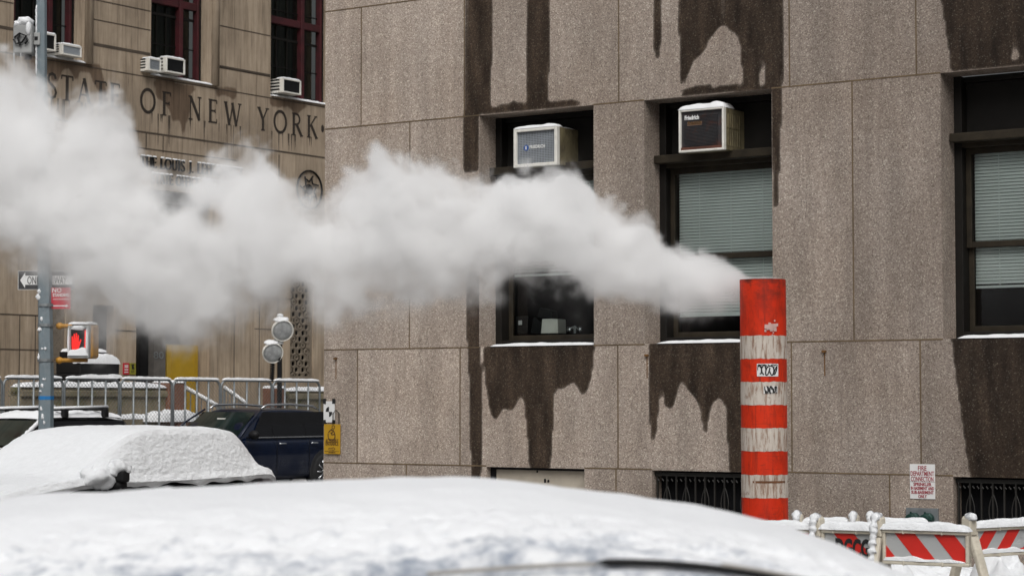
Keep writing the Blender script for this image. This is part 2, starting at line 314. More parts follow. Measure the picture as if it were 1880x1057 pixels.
# ------------------------------------------------------------------ mesh helpers
class MB:
    def __init__(s): s.v = []; s.f = []; s.m = []
    def add(s, vs, fs, mi=0):
        b = len(s.v); s.v += [tuple(v) for v in vs]
        s.f += [tuple(i + b for i in f) for f in fs]; s.m += [mi] * len(fs); return s
    def box(s, x0, x1, y0, y1, z0, z1, mi=0):
        v = [(x, y, z) for x in (x0, x1) for y in (y0, y1) for z in (z0, z1)]
        return s.add(v, [(0, 1, 3, 2), (4, 6, 7, 5), (0, 4, 5, 1), (2, 3, 7, 6), (0, 2, 6, 4), (1, 5, 7, 3)], mi)
    def prism(s, pts, y0, y1, mi=0, closed_back=True):      # polygon in (x, z) pushed from y0 to y1 (counter-clockwise seen from -y)
        n = len(pts); v = [(x, y0, z) for x, z in pts] + [(x, y1, z) for x, z in pts]
        f = [tuple(range(n)), tuple(range(2 * n - 1, n - 1, -1))]
        f += [(i, i + n, (i + 1) % n + n, (i + 1) % n) for i in range(n)]
        return s.add(v, f, mi)
    def slab(s, quad, t, mi=0):                             # polygon in 3-D with thickness t along its normal
        q = [Vector(p) for p in quad]; nrm = (q[1] - q[0]).cross(q[2] - q[0]).normalized() * t
        n = len(q); v = q + [p - nrm for p in q]
        f = [tuple(range(n)), tuple(range(2 * n - 1, n - 1, -1))] + [(i, i + n, (i + 1) % n + n, (i + 1) % n) for i in range(n)]
        return s.add(v, f, mi)
    def tube(s, pts, r, n=8, mi=0, caps=True):
        pts = [Vector(p) for p in pts]; k = len(pts)
        rs = r if isinstance(r, (list, tuple)) else [r] * k
        v = []; up = None
        for i, p in enumerate(pts):
            t = (pts[min(i + 1, k - 1)] - pts[max(i - 1, 0)]).normalized()
            if up is None or abs(up.dot(t)) > 0.95:
                up = Vector((0, 0, 1)) if abs(t.z) < 0.9 else Vector((1, 0, 0))
            a = t.cross(up).normalized(); b = a.cross(t).normalized(); up = b
            for j in range(n):
                an = 2 * math.pi * j / n; v.append(p + (a * math.cos(an) + b * math.sin(an)) * rs[i])
        f = [(i * n + j, i * n + (j + 1) % n, (i + 1) * n + (j + 1) % n, (i + 1) * n + j) for i in range(k - 1) for j in range(n)]
        if caps: f += [tuple(range(n - 1, -1, -1)), tuple((k - 1) * n + j for j in range(n))]
        return s.add(v, f, mi)
    def lathe(s, prof, n=24, c=(0, 0, 0), mi=0, axis='z'):
        v = []
        for r, h in prof:
            for j in range(n):
                a = 2 * math.pi * j / n; x, y = r * math.cos(a), r * math.sin(a)
                p = (x, y, h) if axis == 'z' else ((x, h, y) if axis == 'y' else (h, x, y))
                v.append((p[0] + c[0], p[1] + c[1], p[2] + c[2]))
        f = [(i * n + j, i * n + (j + 1) % n, (i + 1) * n + (j + 1) % n, (i + 1) * n + j) for i in range(len(prof) - 1) for j in range(n)]
        return s.add(v, f, mi)
    def blob(s, c, rx, ry, rz, n=12, mi=0, jit=0.12):
        v = []; f = []; m = n // 2
        for i in range(m + 1):
            th = math.pi * i / m
            for j in range(n):
                ph = 2 * math.pi * j / n; d = Vector((math.sin(th) * math.cos(ph), math.sin(th) * math.sin(ph), math.cos(th)))
                k = 1 + jit * noise.noise(d * 1.7 + Vector(c) * 3)
                v.append((c[0] + d.x * rx * k, c[1] + d.y * ry * k, c[2] + d.z * rz * k))
        f = [(i * n + j, (i + 1) * n + j, (i + 1) * n + (j + 1) % n, i * n + (j + 1) % n) for i in range(m) for j in range(n)]
        return s.add(v, f, mi)
    def grid(s, fn, nu, nv, mi=0):
        v = [fn(i / nu, j / nv) for i in range(nu + 1) for j in range(nv + 1)]
        f = [(i * (nv + 1) + j, (i + 1) * (nv + 1) + j, (i + 1) * (nv + 1) + j + 1, i * (nv + 1) + j + 1) for i in range(nu) for j in range(nv)]
        return s.add(v, f, mi)
    def snow(s, x0, x1, y0, y1, z, h, mi=0, step=0.05, n_amp=0.3, zfun=None):   # a rounded heap with an uneven edge, lying on z
        nu = max(24, min(160, int((x1 - x0) / step))); nv = max(12, min(80, int((y1 - y0) / step)))
        def fn(u, v):
            uu, vv = 1 - abs(2 * u - 1) ** 6, 1 - abs(2 * v - 1) ** 4
            k = max(0.0, min(uu, 1)) * max(0.0, min(vv, 1)); k = k ** 0.38
            x, y = x0 + (x1 - x0) * u, y0 + (y1 - y0) * v
            nn = noise.noise(Vector((x * 5.1, y * 5.1, z * 3.3))) + 0.5 * noise.noise(Vector((x * 14, y * 14, z)))
            e = 0.012 * noise.noise(Vector((x * 9, y * 9, 3.1))) * (1 - k)
            base = z if zfun is None else zfun(x, y)
            return (x + e, y + e, base + 0.001 + h * k * (1 + n_amp * nn))
        s.grid(fn, nu, nv, mi)
        return s.add([fn(0, 0), fn(0, 1), fn(1, 1), fn(1, 0)], [(0, 1, 2, 3)], mi)
    def text(s, body, size, cx, z, y, mi=0, ext=0.0015, align='CENTER', bold=0.0, sx=1.0, shear=0.0, spacing=1.0, fit=None):
        c = bpy.data.curves.new('t', 'FONT'); c.body = body; c.size = size; c.align_x = align; c.extrude = ext
        c.offset = bold; c.shear = shear; c.space_character = spacing; c.resolution_u = 3
        o = bpy.data.objects.new('t', c); COL.objects.link(o)
        dg = bpy.context.evaluated_depsgraph_get(); dg.update()
        me = bpy.data.meshes.new_from_object(o.evaluated_get(dg))
        if fit:
            xs__ = [v.co.x for v in me.vertices]; sx = fit / (max(xs__) - min(xs__)); align != 'CENTER' or None
        vs = [(cx + v.co.x * sx, y - v.co.z, z + v.co.y) for v in me.vertices]
        s.add(vs, [tuple(p.vertices) for p in me.polygons], mi)
        bpy.data.objects.remove(o); bpy.data.curves.remove(c); bpy.data.meshes.remove(me); return s
    def build(s, name, mats, parent=None, smooth=False, bevel=0.0, sub=0, loc=None, rotz=None, seg=2):
        me = bpy.data.meshes.new(name); me.from_pydata(s.v, [], s.f)
        for mt in (mats if isinstance(mats, (list, tuple)) else [mats]): me.materials.append(mt)
        me.polygons.foreach_set('material_index', s.m)
        if smooth: me.polygons.foreach_set('use_smooth', [True] * len(me.polygons))
        me.update()
        o = bpy.data.objects.new(name, me); COL.objects.link(o)
        if parent is not None: o.parent = parent
        if loc is not None: o.location = loc
        if rotz is not None: o.rotation_euler = (0, 0, rotz)
        if bevel:
            b = o.modifiers.new('bevel', 'BEVEL'); b.width = bevel; b.segments = seg; b.limit_method = 'ANGLE'; b.angle_limit = R(35)
        if sub:
            b = o.modifiers.new('sub', 'SUBSURF'); b.levels = sub; b.render_levels = sub
        return o

def tag(o, label=None, cat=None, group=None, kind=None):
    for k, v in (('label', label), ('category', cat), ('group', group), ('kind', kind)):
        if v: o[k] = v
    return o
def thing(name, label, cat, loc=(0, 0, 0), rotz=0.0, group=None):
    o = bpy.data.objects.new(name, None); COL.objects.link(o); o.empty_display_size = 0.2
    o.location = loc; o.rotation_euler = (0, 0, rotz)
    return tag(o, label, cat, group)
def children(o): return [c for c in COL.objects if c.parent == o]
def copy_tree(o, parent=None):
    c = o.copy(); COL.objects.link(c)
    if parent is not None: c.parent = parent
    for ch in children(o): copy_tree(ch, c)
    return c

# serif capitals as strokes in a unit-high cell: (kind, data)
def _arc(cx, cy, rx, ry, a0, a1, n=14):
    return [(cx + rx * math.cos(R(a0 + (a1 - a0) * i / n)), cy + ry * math.sin(R(a0 + (a1 - a0) * i / n))) for i in range(n + 1)]
K, T = 0.12, 0.055                                       # thick and thin strokes
def V_(x, y0=0, y1=1, w=K, s=(1, 1)):
    o = [([(x, y0), (x, y1)], w)]
    if s[0]: o.append(([(x - 0.12, y0 + .02), (x + 0.12, y0 + .02)], .045))
    if s[1]: o.append(([(x - 0.12, y1 - .02), (x + 0.12, y1 - .02)], .045))
    return o
LET = {
 'S': (0.55, [([(0.46, .78), (.40, .93), (.27, .975), (.13, .92), (.07, .77), (.12, .62), (.27, .52), (.42, .40), (.48, .25), (.42, .09), (.28, .025), (.12, .06), (.05, .22)], .09)]),
 'T': (0.66, V_(.33, s=(1, 0)) + [([(0.02, .97), (.64, .97)], T), ([(.03, .97), (.03, .82)], .045), ([(.63, .97), (.63, .82)], .045)]),
 'A': (0.78, [([(.10, 0), (.39, 1)], T), ([(.39, 1), (.68, 0)], K), ([(.20, .33), (.58, .33)], T), ([(0, .02), (.2, .02)], .045), ([(.57, .02), (.8, .02)], .045)]),
 'E': (0.56, V_(.13) + [([(.13, .97), (.52, .97)], T), ([(.13, .52), (.43, .52)], T), ([(.13, .03), (.53, .03)], T), ([(.52, .97), (.52, .83)], .04), ([(.53, .03), (.53, .18)], .04), ([(.43, .6), (.43, .44)], .04)]),
 'F': (0.54, V_(.13) + [([(.13, .97), (.50, .97)], T), ([(.13, .52), (.42, .52)], T), ([(.50, .97), (.50, .83)], .04), ([(.42, .6), (.42, .44)], .04)]),
 'O': (0.92, [(_arc(.45, .5, .39, .47, 0, 360, 28), .10)]),
 'N': (0.80, [([(.12, 0), (.12, 1)], T), ([(.12, .98), (.66, .02)], K), ([(.66, 0), (.66, 1)], T), ([(0, .02), (.24, .02)], .045), ([(0, .98), (.2, .98)], .045), ([(.54, .98), (.78, .98)], .045)]),
 'W': (1.12, [([(.10, 1), (.36, 0)], K), ([(.36, 0), (.56, .95)], T), ([(.53, 1), (.79, 0)], K), ([(.79, 0), (1.02, 1)], T), ([(0, .98), (.22, .98)], .045), ([(.9, .98), (1.12, .98)], .045)]),
 'Y': (0.76, [([(.10, 1), (.38, .48)], K), ([(.66, 1), (.38, .48)], T), ([(.38, .5), (.38, 0)], K), ([(.26, .02), (.5, .02)], .045), ([(0, .98), (.22, .98)], .045), ([(.55, .98), (.77, .98)], .045)]),
 'R': (0.72, V_(.13) + [([(.13, .97)] + _arc(.30, .73, .22, .235, 90, -90, 10) + [(.13, .49)], .075), ([(.32, .49), (.66, 0)], K), ([(.58, .02), (.76, .02)], .045)]),
 'K': (0.74, V_(.13) + [([(.15, .45), (.60, .98)], T), ([(.28, .58), (.66, 0)], K), ([(.5, .98), (.7, .98)], .045), ([(.56, .02), (.76, .02)], .045)]),
 'H': (0.80, V_(.13) + V_(.66) + [([(.13, .52), (.66, .52)], T)]),
 'L': (0.56, V_(.13) + [([(.13, .03), (.54, .03)], T), ([(.54, .03), (.54, .2)], .04)]),
 'U': (0.78, [([(.14, 1), (.14, .3), (.2, .1), (.38, .03), (.56, .1), (.62, .3), (.62, 1)], .09), ([(.02, .98), (.26, .98)], .045), ([(.52, .98), (.74, .98)], .045)]),
 'I': (0.36, V_(.16)), 'J': (0.42, [([(.26, 1), (.26, .1), (.18, -.05), (.05, -.08)], K), ([(.14, .98), (.38, .98)], .045)]),
 '.': (0.22, [([(.04, .06), (.16, .06)], .12)]), ' ': (0.42, []),
 'Z': (0.66, [([(.08, .97), (.58, .97), (.06, .03), (.60, .03)], .07)]),
 'C': (0.74, [(_arc(.42, .5, .37, .47, 50, 310, 20), .095)]),
 'B': (0.64, V_(.13) + [([(.13, .97)] + _arc(.3, .74, .2, .225, 90, -90, 8) + [(.13, .52)], .07), ([(.13, .52)] + _arc(.32, .275, .24, .245, 90, -90, 8) + [(.13, .03)], .075)]),
 'D': (0.82, V_(.13) + [([(.13, .97)] + _arc(.3, .5, .42, .47, 90, -90, 14) + [(.13, .03)], .085)]),
 'G': (0.80, [(_arc(.43, .5, .38, .47, 50, 330, 20), .095), ([(.72, .05), (.72, .45)], .1), ([(.6, .45), (.82, .45)], .045)]),
}
def stroke(mb, pts, w, x, y, z, h, ext, mi=0, wk=1.0):
    ps = [Vector((a * h + x, b * h + z)) for a, b in pts]; w = w * h * wk / 2; n = len(ps)
    L, Rr = [], []
    closed = (ps[0] - ps[-1]).length < 1e-6
    for i, p in enumerate(ps):
        if closed: t = ps[(i + 1) % n if i < n - 1 else 1] - ps[i - 1 if i > 0 else n - 2]
        else: t = ps[min(i + 1, n - 1)] - ps[max(i - 1, 0)]
        t.normalize(); nn = Vector((-t.y, t.x)); L.append(p + nn * w); Rr.append(p - nn * w)
    v = [(q.x, y - ext, q.y) for q in L] + [(q.x, y - ext, q.y) for q in Rr] + [(q.x, y, q.y) for q in L] + [(q.x, y, q.y) for q in Rr]
    f = []
    for i in range(n - 1):
        f += [(i, n + i, n + i + 1, i + 1), (i, i + 1, 2 * n + i + 1, 2 * n + i), (n + i + 1, n + i, 3 * n + i, 3 * n + i + 1)]
    f += [(0, 2 * n, 3 * n, n), (n - 1, 2 * n - 1, 4 * n - 1, 3 * n - 1)]
    mb.add(v, f, mi)
def serif_width(sx, body, h, gap): return sum(LET[c][0] * h + gap * h for c in body)
def serif(mb, body, x, z, h, y, ext, mi=0, gap=0.1, wk=1.0, jig=0.0):
    k = 0
    for c in body:
        for pts, w in LET[c][1]:
            k += 1; stroke(mb, pts, w, x, y - 0.0004 * (k % 7), z, h, ext, mi, wk)
        x += (LET[c][0] + gap) * h
    return x

# ------------------------------------------------------------------ ground
def slush():
    N = NT('slush'); tcn = N.n('ShaderNodeTexCoord'); o = tcn.outputs['Object']
    c = N.ramp(N.noise(o, .6, 7, .7), [(.40, (.07, .07, .072)), (.52, (.22, .215, .21)), (.66, (.55, .55, .55))])
    N.pbsdf(c, .8, 0, N.bump(N.noise(o, 9, 5), .4, .03)); return N.m
g = MB(); g.box(-400, 400, -300, 500, -0.4, 0.0)
tag(g.build('ground', slush()), 'snow covered street and ground between the buildings', None, None, 'structure')

def pip(px, pz, poly):                                    # vectorised point in polygon
    inside = np.zeros(px.shape, bool); n = len(poly); j = n - 1
    for i in range(n):
        xi, zi = poly[i]; xj, zj = poly[j]
        c = ((zi > pz) != (zj > pz)) & (px < (xj - xi) * (pz - zi) / (zj - zi + 1e-12) + xi)
        inside ^= c; j = i
    return inside
def cuts(a, b, step, extra, fine0, fine1):
    c = list(np.arange(fine0, fine1 + step / 2, step)) + [a, b] + list(extra)
    c = sorted(x for x in c if a - 1e-6 <= x <= b + 1e-6)
    out = [c[0]]
    for x in c[1:]:
        if x - out[-1] > 1e-5: out.append(x)
    # drop regular lines that almost touch an edge of an opening
    ex = set(round(e, 5) for e in list(extra) + [a, b]); res = []
    for x in out:
        if round(x, 5) in ex or all(abs(x - e) > step * 0.35 for e in ex): res.append(x)
    return np.array(res)
def stone_wall(name, parent, mat_, x0, x1, z0, z1, holes, wet, dry, step, fx, fz, tint=None):
    """Front wall as one fine sheet with openings; the stain outlines live in a point attribute."""
    xs = cuts(x0, x1, step, [h[0] for h in holes] + [h[1] for h in holes], *fx)
    zs = cuts(z0, z1, step, [h[2] for h in holes] + [h[3] for h in holes], *fz)
    X, Z = np.meshgrid(xs, zs, indexing='ij')
    wv = np.zeros(X.shape)
    OFF = [(i_ * .25, j_ * .25) for i_ in (-1, 0, 1) for j_ in (-1, 0, 1)]
    for dx, dz in OFF:
        a = np.zeros(X.shape, bool); px, pz = X + dx * step * 4.4, Z + dz * step * 4.4
        for p in wet: a |= pip(px, pz, p)
        for p in dry: a &= ~pip(px, pz, p)
        wv += a / 9.0
    tv = np.ones(X.shape) if tint is None else tint(X, Z)
    nx, nz = X.shape
    v = np.stack([X, np.zeros_like(X), Z], -1).reshape(-1, 3)
    cx = (xs[:-1] + xs[1:]) / 2; cz = (zs[:-1] + zs[1:]) / 2
    keep = np.ones((nx - 1, nz - 1), bool)
    for h in holes:
        keep &= ~(((cx > h[0]) & (cx < h[1]))[:, None] & ((cz > h[2]) & (cz < h[3]))[None, :])
    i, j = np.nonzero(keep); b = i * nz + j
    f = np.stack([b, b + nz, b + nz + 1, b + 1], -1).tolist()
    v = v.tolist(); wl = wv.reshape(-1).tolist(); tl_ = tv.reshape(-1).tolist()
    for h in holes:                                         # reveals of the openings
        d = h[4]; k = len(v)
        v += [(h[0], 0, h[2]), (h[1], 0, h[2]), (h[1], 0, h[3]), (h[0], 0, h[3]), (h[0], d, h[2]), (h[1], d, h[2]), (h[1], d, h[3]), (h[0], d, h[3])]
        wl += [0.0] * 8; tl_ += [0.94] * 8
        f += [(k, k + 1, k + 5, k + 4), (k + 1, k + 2, k + 6, k + 5), (k + 2, k + 3, k + 7, k + 6), (k + 3, k, k + 4, k + 7)]
    me = bpy.data.meshes.new(name); me.from_pydata(v, [], f); me.materials.append(mat_)
    at = me.attributes.new('wet', 'FLOAT', 'POINT'); at.data.foreach_set('value', wl)
    at = me.attributes.new('slab', 'FLOAT', 'POINT'); at.data.foreach_set('value', tl_); me.update()
    o = bpy.data.objects.new(name, me); COL.objects.link(o); o.parent = parent
    return o

# ================================================================== granite building
bA = thing('granite_building', 'brown granite office building at right with wet streaks under its dark windows', 'building', FA.o, ANG_A)
def A(px, py, d=0.0): return FA.onY(px, py, d)
zTop = A(1090, 193)[1]; zSill = A(1300, 629)[1]; zBase = A(1300, 865)[1]; zUp = A(600, 22)[1]
w1 = (A(880, 400)[0], A(1090, 400)[0]); w2 = (A(1183, 400)[0], A(1418, 400)[0]); w3x = A(1729, 400)[0]
w3 = (w3x, w3x + (w2[1] - w2[0]))
b1 = (A(893, 870)[0], A(1073, 870)[0]); b2 = (A(1197, 880)[0], A(1420, 880)[0]); b3 = (A(1750, 890)[0], A(1750, 890)[0] + 1.25)
DEP = 0.34
holes = [(*w1, zSill, zTop, DEP), (*w2, zSill, zTop, DEP), (*w3, zSill, zTop, DEP),
         (*b1, 0.35, zBase, 0.16), (*b2, 0.35, zBase, 0.22), (*b3, 0.35, zBase, 0.22)]
def zoom(pts, x0, y0, k): return [A(x0 + x * k, y0 + y * k) for x, y in pts]
def pix(pts): return [A(x, y) for x, y in pts]
k5, kR = 0.3312, 0.3883
wet = [
 zoom([(830, -60), (1010, -60), (1010, 8), (985, 200), (970, 400), (968, 600), (905, 632), (905, 950), (818, 950), (816, 640), (832, 600), (832, 330)], 580, 0, k5),
 zoom([(1008, -60), (1300, -60), (1295, 65), (1292, 300), (1288, 575), (1172, 585), (1172, 200), (1162, 110), (1115, 172), (1088, 212), (1060, 180), (1042, 95), (1012, 10)], 580, 0, k5),
 zoom([(1295, -60), (1560, -60), (1545, 0), (1510, 12), (1440, 60), (1400, 68), (1330, 52), (1293, 65)], 580, 0, k5),
 zoom([(900, 640), (960, 602), (1060, 575), (1100, 565), (1175, 580), (1288, 570), (1400, 555), (1450, 560), (1478, 585)], 580, 0, k5),
 zoom([(120, -60), (183, -60), (180, 0), (165, 180), (150, 300), (135, 262), (127, 120)], 1150, 0, kR),
 zoom([(243, -60), (745, -60), (738, 400), (733, 520), (722, 800), (716, 985), (708, 1003), (698, 960), (692, 780), (688, 415), (262, 415), (255, 300)], 1150, 0, kR),
 zoom([(242, 452), (265, 425), (340, 412), (460, 420), (555, 405), (690, 405), (690, 425)], 1150, 0, kR),
 zoom([(1480, -60), (1990, -60), (1990, 300), (1533, 335), (1528, 250), (1512, 150), (1490, 0)], 1150, 0, kR),
 pix([(856, 500), (881, 500), (881, 640), (885, 700), (884, 860), (879, 886), (867, 886), (863, 800), (862, 700), (858, 620)]),
 pix([(888, 634), (1092, 630), (1086, 690), (1076, 722), (1068, 724), (1055, 700), (1045, 706), (1030, 714), (1018, 715), (1014, 800), (1010, 862), (973, 862), (968, 790), (963, 740), (957, 722), (945, 748), (935, 755), (925, 745), (915, 765), (908, 771), (900, 755), (893, 710), (888, 660)]),
 pix([(1190, 628), (1420, 622), (1420, 868), (1340, 868), (1336, 800), (1333, 745), (1322, 728), (1308, 740), (1302, 760), (1296, 800), (1291, 790), (1287, 750), (1280, 735), (1262, 712), (1251, 698), (1244, 715), (1236, 745), (1229, 751), (1222, 745), (1214, 705), (1210, 740), (1205, 790), (1200, 817), (1195, 800), (1191, 720)]),
 pix([(1746, 616), (1990, 612), (1990, 885), (1783, 879), (1778, 850), (1765, 760), (1757, 700)]),
]
dry = [zoom([(268, 409), (300, 330), (325, 275), (345, 272), (375, 230), (390, 190), (440, 122), (470, 115), (490, 145), (525, 165), (540, 220), (550, 350), (556, 404), (450, 405), (350, 407)], 1150, 0, kR),
       zoom([(624, 412), (638, 290), (645, 250), (655, 330), (661, 408)], 1150, 0, kR),
       zoom([(1814, 287), (1840, 180), (1862, 285)], 1150, 0, kR)]
xR = 14.0
COURSES = ((zUp, 9.0, (755, 1000, 1290, 1560)), (zTop + .004, zUp, (662, 852, 1137, 1452, 1686)), (zSill - .006, zTop + .004, (752, 1000, 1300, 1567, 1735)), (zBase + .01, zSill - .006, (657, 845, 1134, 1452, 1688)), (0.0, zBase + .01, (747, 1130, 1630)))
def slab_tint(X, Z):
    t = np.ones(X.shape); r2 = random.Random(21)
    for lo, hi, xs_ in COURSES:
        ed = [0.0] + [A(x, 500)[0] for x in xs_] + [xR]
        for a, b_ in zip(ed[:-1], ed[1:]): t[(Z >= lo) & (Z < hi) & (X >= a) & (X < b_)] = r2.uniform(.84, 1.07)
    return t
stone_wall('wall', bA, M['granite'], 0, xR, 0, 9.0, holes, wet, dry, 0.024, (0, A(1890, 500)[0]), (0.6, A(1880, 0)[1] + 0.1), slab_tint)
mb = MB(); mb.add([(0, 0, 0), (0, 14, 0), (0, 14, 9), (0, 0, 9)], [(0, 3, 2, 1)])
mb.add([(0, 0, 9), (xR, 0, 9), (xR, 14, 9), (0, 14, 9)], [(0, 1, 2, 3)])
mb.add([(xR, 0, 0), (xR, 14, 0), (xR, 14, 9), (xR, 0, 9)], [(0, 1, 2, 3)])
mb.build('side_wall', M['granite'], bA)
# joints: thin raised beads of caulk
mb = MB(); jw = 0.0075
def hj(z, xx0, xx1):
    segs = [(xx0, xx1)]
    for h in holes:
        if h[2] - 0.02 < z < h[3] + 0.02 and not (abs(z - h[2]) < 0.0 ):
            segs = [q for s_ in segs for q in ((s_[0], min(s_[1], h[0])), (max(s_[0], h[1]), s_[1])) if q[1] - q[0] > 0.02]
    for a, b in segs: mb.box(a, b, -0.0025, 0.004, z - jw, z + jw)
for z in (zTop + 0.004, zSill - 0.006, zBase + 0.01, zUp): hj(z, 0.0, xR)
zN = zUp + (zUp - zTop)
for lo, hi, xs_ in ((zUp + jw, 9.0, (755, 1000, 1290, 1560)), (zTop + 0.012, zUp - jw, (662, 852, 1137, 1452, 1686)), (zSill + 0.002, zTop - 0.004, (752, 1567)),
                    (zBase + 0.018, zSill - 0.014, (657, 845, 1134, 1452, 1688)), (0.0, zBase + 0.002, (747, 1130, 1630))):
    for x in xs_:
        xx = A(x, 500)[0]; mb.box(xx - jw, xx + jw, -0.0025, 0.004, lo, hi)
mb.build('mortar_joint', M['caulk'], bA)
# dark rusty weep marks at the joints
zbar = A(1330, 286, DEP - 0.06)[1]; zmeet = A(1330, 469, DEP + 0.08)[1]
def office_window(x0, x1, blind_top, blind_bot, has_blind=True):
    fr = MB(); d = DEP
    t = 0.085
    fr.box(x0, x0 + t, d - 0.02, d + 0.30, zSill, zTop); fr.box(x1 - t, x1, d - 0.02, d + 0.30, zSill, zTop)
    fr.box(x0 + t, x1 - t, d - 0.02, d + 0.30, zSill, zSill + 0.075); fr.box(x0 + t, x1 - t, d + 0.05, d + 0.30, zTop - 0.06, zTop)
    fr.box(x0 + t, x1 - t, d + 0.10, d + 0.30, zbar + 0.05, zTop - 0.06)               # blind transom panel
    w = fr.build('window', M['frame'], bA, bevel=0.006)
    q = MB(); q.box(x0 + 0.012, x1 - 0.004, d - 0.16, d - 0.021, zbar - 0.045, zbar + 0.045); q.box(x0 + t, x1 - t, d - 0.02, d + 0.30, zbar - 0.09, zbar + 0.049)
    q.build('transom_bar', M['frame_brown'], w, bevel=0.008)
    ztop = zbar - 0.09; zlo = zSill + 0.075
    s = MB(); f1 = 0.055
    for za, zb_, yy in ((zmeet - 0.03, ztop, d + 0.07), (zlo, zmeet + 0.03, d + 0.125)):
        s.box(x0 + t, x0 + t + f1, yy, yy + 0.05, za, zb_); s.box(x1 - t - f1, x1 - t, yy, yy + 0.05, za, zb_)
        s.box(x0 + t + f1, x1 - t - f1, yy, yy + 0.05, za, za + 0.06); s.box(x0 + t + f1, x1 - t - f1, yy, yy + 0.05, zb_ - 0.06, zb_)
    s.build('sash', M['frame_brown'], w, bevel=0.005)
    gl = MB(); gx0, gx1 = x0 + t + f1 - 0.01, x1 - t - f1 + 0.01
    for za, zb_, yy in ((zmeet + 0.02, ztop - 0.05, d + 0.095), (zlo + 0.05, zmeet - 0.02, d + 0.15)):
        gl.add([(gx0, yy, za), (gx1, yy, za), (gx1, yy, zb_), (gx0, yy, zb_)], [(0, 1, 2, 3)])
    gl.build('pane', M['glass'], w)
    if has_blind:
        bl = MB(); z = blind_top; n = 0
        while z > blind_bot:
            tl = 0.0155; bl.add([(gx0, d + 0.185, z - tl), (gx1, d + 0.185, z - tl), (gx1, d + 0.199, z + tl), (gx0, d + 0.199, z + tl)], [(0, 1, 2, 3)])
            z -= 0.034
        bl.box(gx0, gx1, d + 0.18, d + 0.21, blind_bot - 0.03, blind_bot - 0.005)
        for kx in (0.2, 0.5, 0.8): bl.box(gx0 + (gx1 - gx0) * kx - 0.004, gx0 + (gx1 - gx0) * kx + 0.004, d + 0.181, d + 0.1835, blind_bot, blind_top)
        bl.build('blind', M['blind'], w)
    rm = MB(); rm.box(x0 + 0.01, x1 - 0.01, d + 0.31, d + 2.2, zSill - 0.1, zTop)      # the dark room behind the glass
    rm.f.pop(2); rm.m.pop(2)
    rm.build('room', M['dark'], w)
    sn = MB(); sn.snow(x0 + 0.10 * (x1 - x0), x1, -0.01, d - 0.03, zSill, 0.035, step=0.04); sn.build('sill_snow', M['snow'], w, smooth=True)
    return w
zbl2 = A(1330, 575, DEP + 0.2)[1]; zbl3 = A(1830, 523, DEP + 0.2)[1]
office_window(*w1, zbar - 0.12, A(1040, 500, DEP + 0.2)[1]); office_window(*w2, zbar - 0.12, zbl2); office_window(*w3, zbar - 0.12, zbl3)
# basement openings: a boarded one and iron grilles
mb = MB(); mb.box(b1[0] + 0.07, b1[1], 0.10, 0.15, 0.35, zBase - 0.03); mb.build('boarded_opening', M['cream'], bA)
mb = MB(); mb.box(b1[0], b1[0] + 0.07, 0.08, 0.155, 0.35, zBase); mb.box(b1[0] + 0.07, b1[1], 0.08, 0.155, zBase - 0.03, zBase)  # black strip down the left stands in for the recess shadow
cx_, cz_ = A(1003, 882, .1)
[mb.blob((cx_ + .03 * math.cos(k_ * 2.1), .095, cz_ + .018 * math.sin(k_ * 3.3)), .014, .006, .010, jit=.8) for k_ in range(6)]; mb.blob((cx_ - .12, .095, cz_ + .1), .012, .008, .012)
mb.build('opening_frame', M['black'], bA)
def grille(x0, x1):
    q = MB(); q.box(x0, x1, 0.20, 0.215, 0.35, zBase, 1)
    q.box(x0, x1, 0.06, 0.09, zBase - 0.06, zBase - 0.02); n = max(2, int((x1 - x0) / 0.115))
    for i in range(n + 1):
        x = x0 + 0.03 + (x1 - x0 - 0.06) * i / n
        q.box(x - 0.008, x + 0.008, 0.06, 0.08, 0.35, zBase - 0.06)
        if i % 2:
            for sgn in (-1, 1):
                q.tube([(x + sgn * 0.045 * math.sin(t_ * math.pi), 0.07, zBase - 0.16 - 0.35 * t_) for t_ in [j / 8 for j in range(9)]], 0.006, 5)
    for i in range(26):
        x = x0 + 0.03 + (x1 - x0 - 0.06) * i / 25; q.tube([(x, 0.07, zBase - 0.09), (x + 0.02, 0.07, zBase - 0.115)], 0.008, 5)
    q.build('basement_grille', [M['grate_iron'], M['dark']], bA)
grille(*b2); grille(*b3)
# little rust-stained brackets in the stone
M['rust'] = simple('rust', (0.16, 0.075, 0.02), 0.9, var=0.4, scale=9)
for px_, py_ in ((617, 658), (1514, 645), (1188, 652)):
    mb = MB(); x, z = A(px_, py_); mb.box(x - .02, x + .02, -0.03, 0.0, z - .012, z + .012); mb.box(x - .006, x + .006, -.0022, 0, z - .25, z - .012); mb.build('rusty_bracket', M['rust'], bA)

# air conditioners in the granite building's windows
def ac_unit(frame, px0, px1, pyt, pyb, front_y, depth, label, name='air_conditioner', group=None, style=0, case=None):
    x0, zt = frame.onY(px0, pyt, front_y); x1, zb_ = frame.onY(px1, pyb, front_y)
    w, h = x1 - x0, zt - zb_
    t = thing(name, label, 'air conditioner', frame.world((x0 + x1) / 2, front_y, zb_), frame.a, group)
    c = MB(); b = 0.035 if style != 2 else 0.02
    hw = w / 2
    c.box(-hw, hw, 0.06, depth, 0, h - 0.005)
    c.build('casing', case or M['white_plastic'], t, bevel=0.01)
    f = MB(); f.box(-hw - .004, -hw + b, -.0, .06, -.004, h); f.box(hw - b, hw + .004, 0, .06, -.004, h)
    f.box(-hw + b, hw - b, 0, .06, -.004, b); f.box(-hw + b, hw - b, 0, .06, h - b, h)
    f.build('front_frame', M['white_plastic'], t, bevel=0.006)
    return t, w, h, b
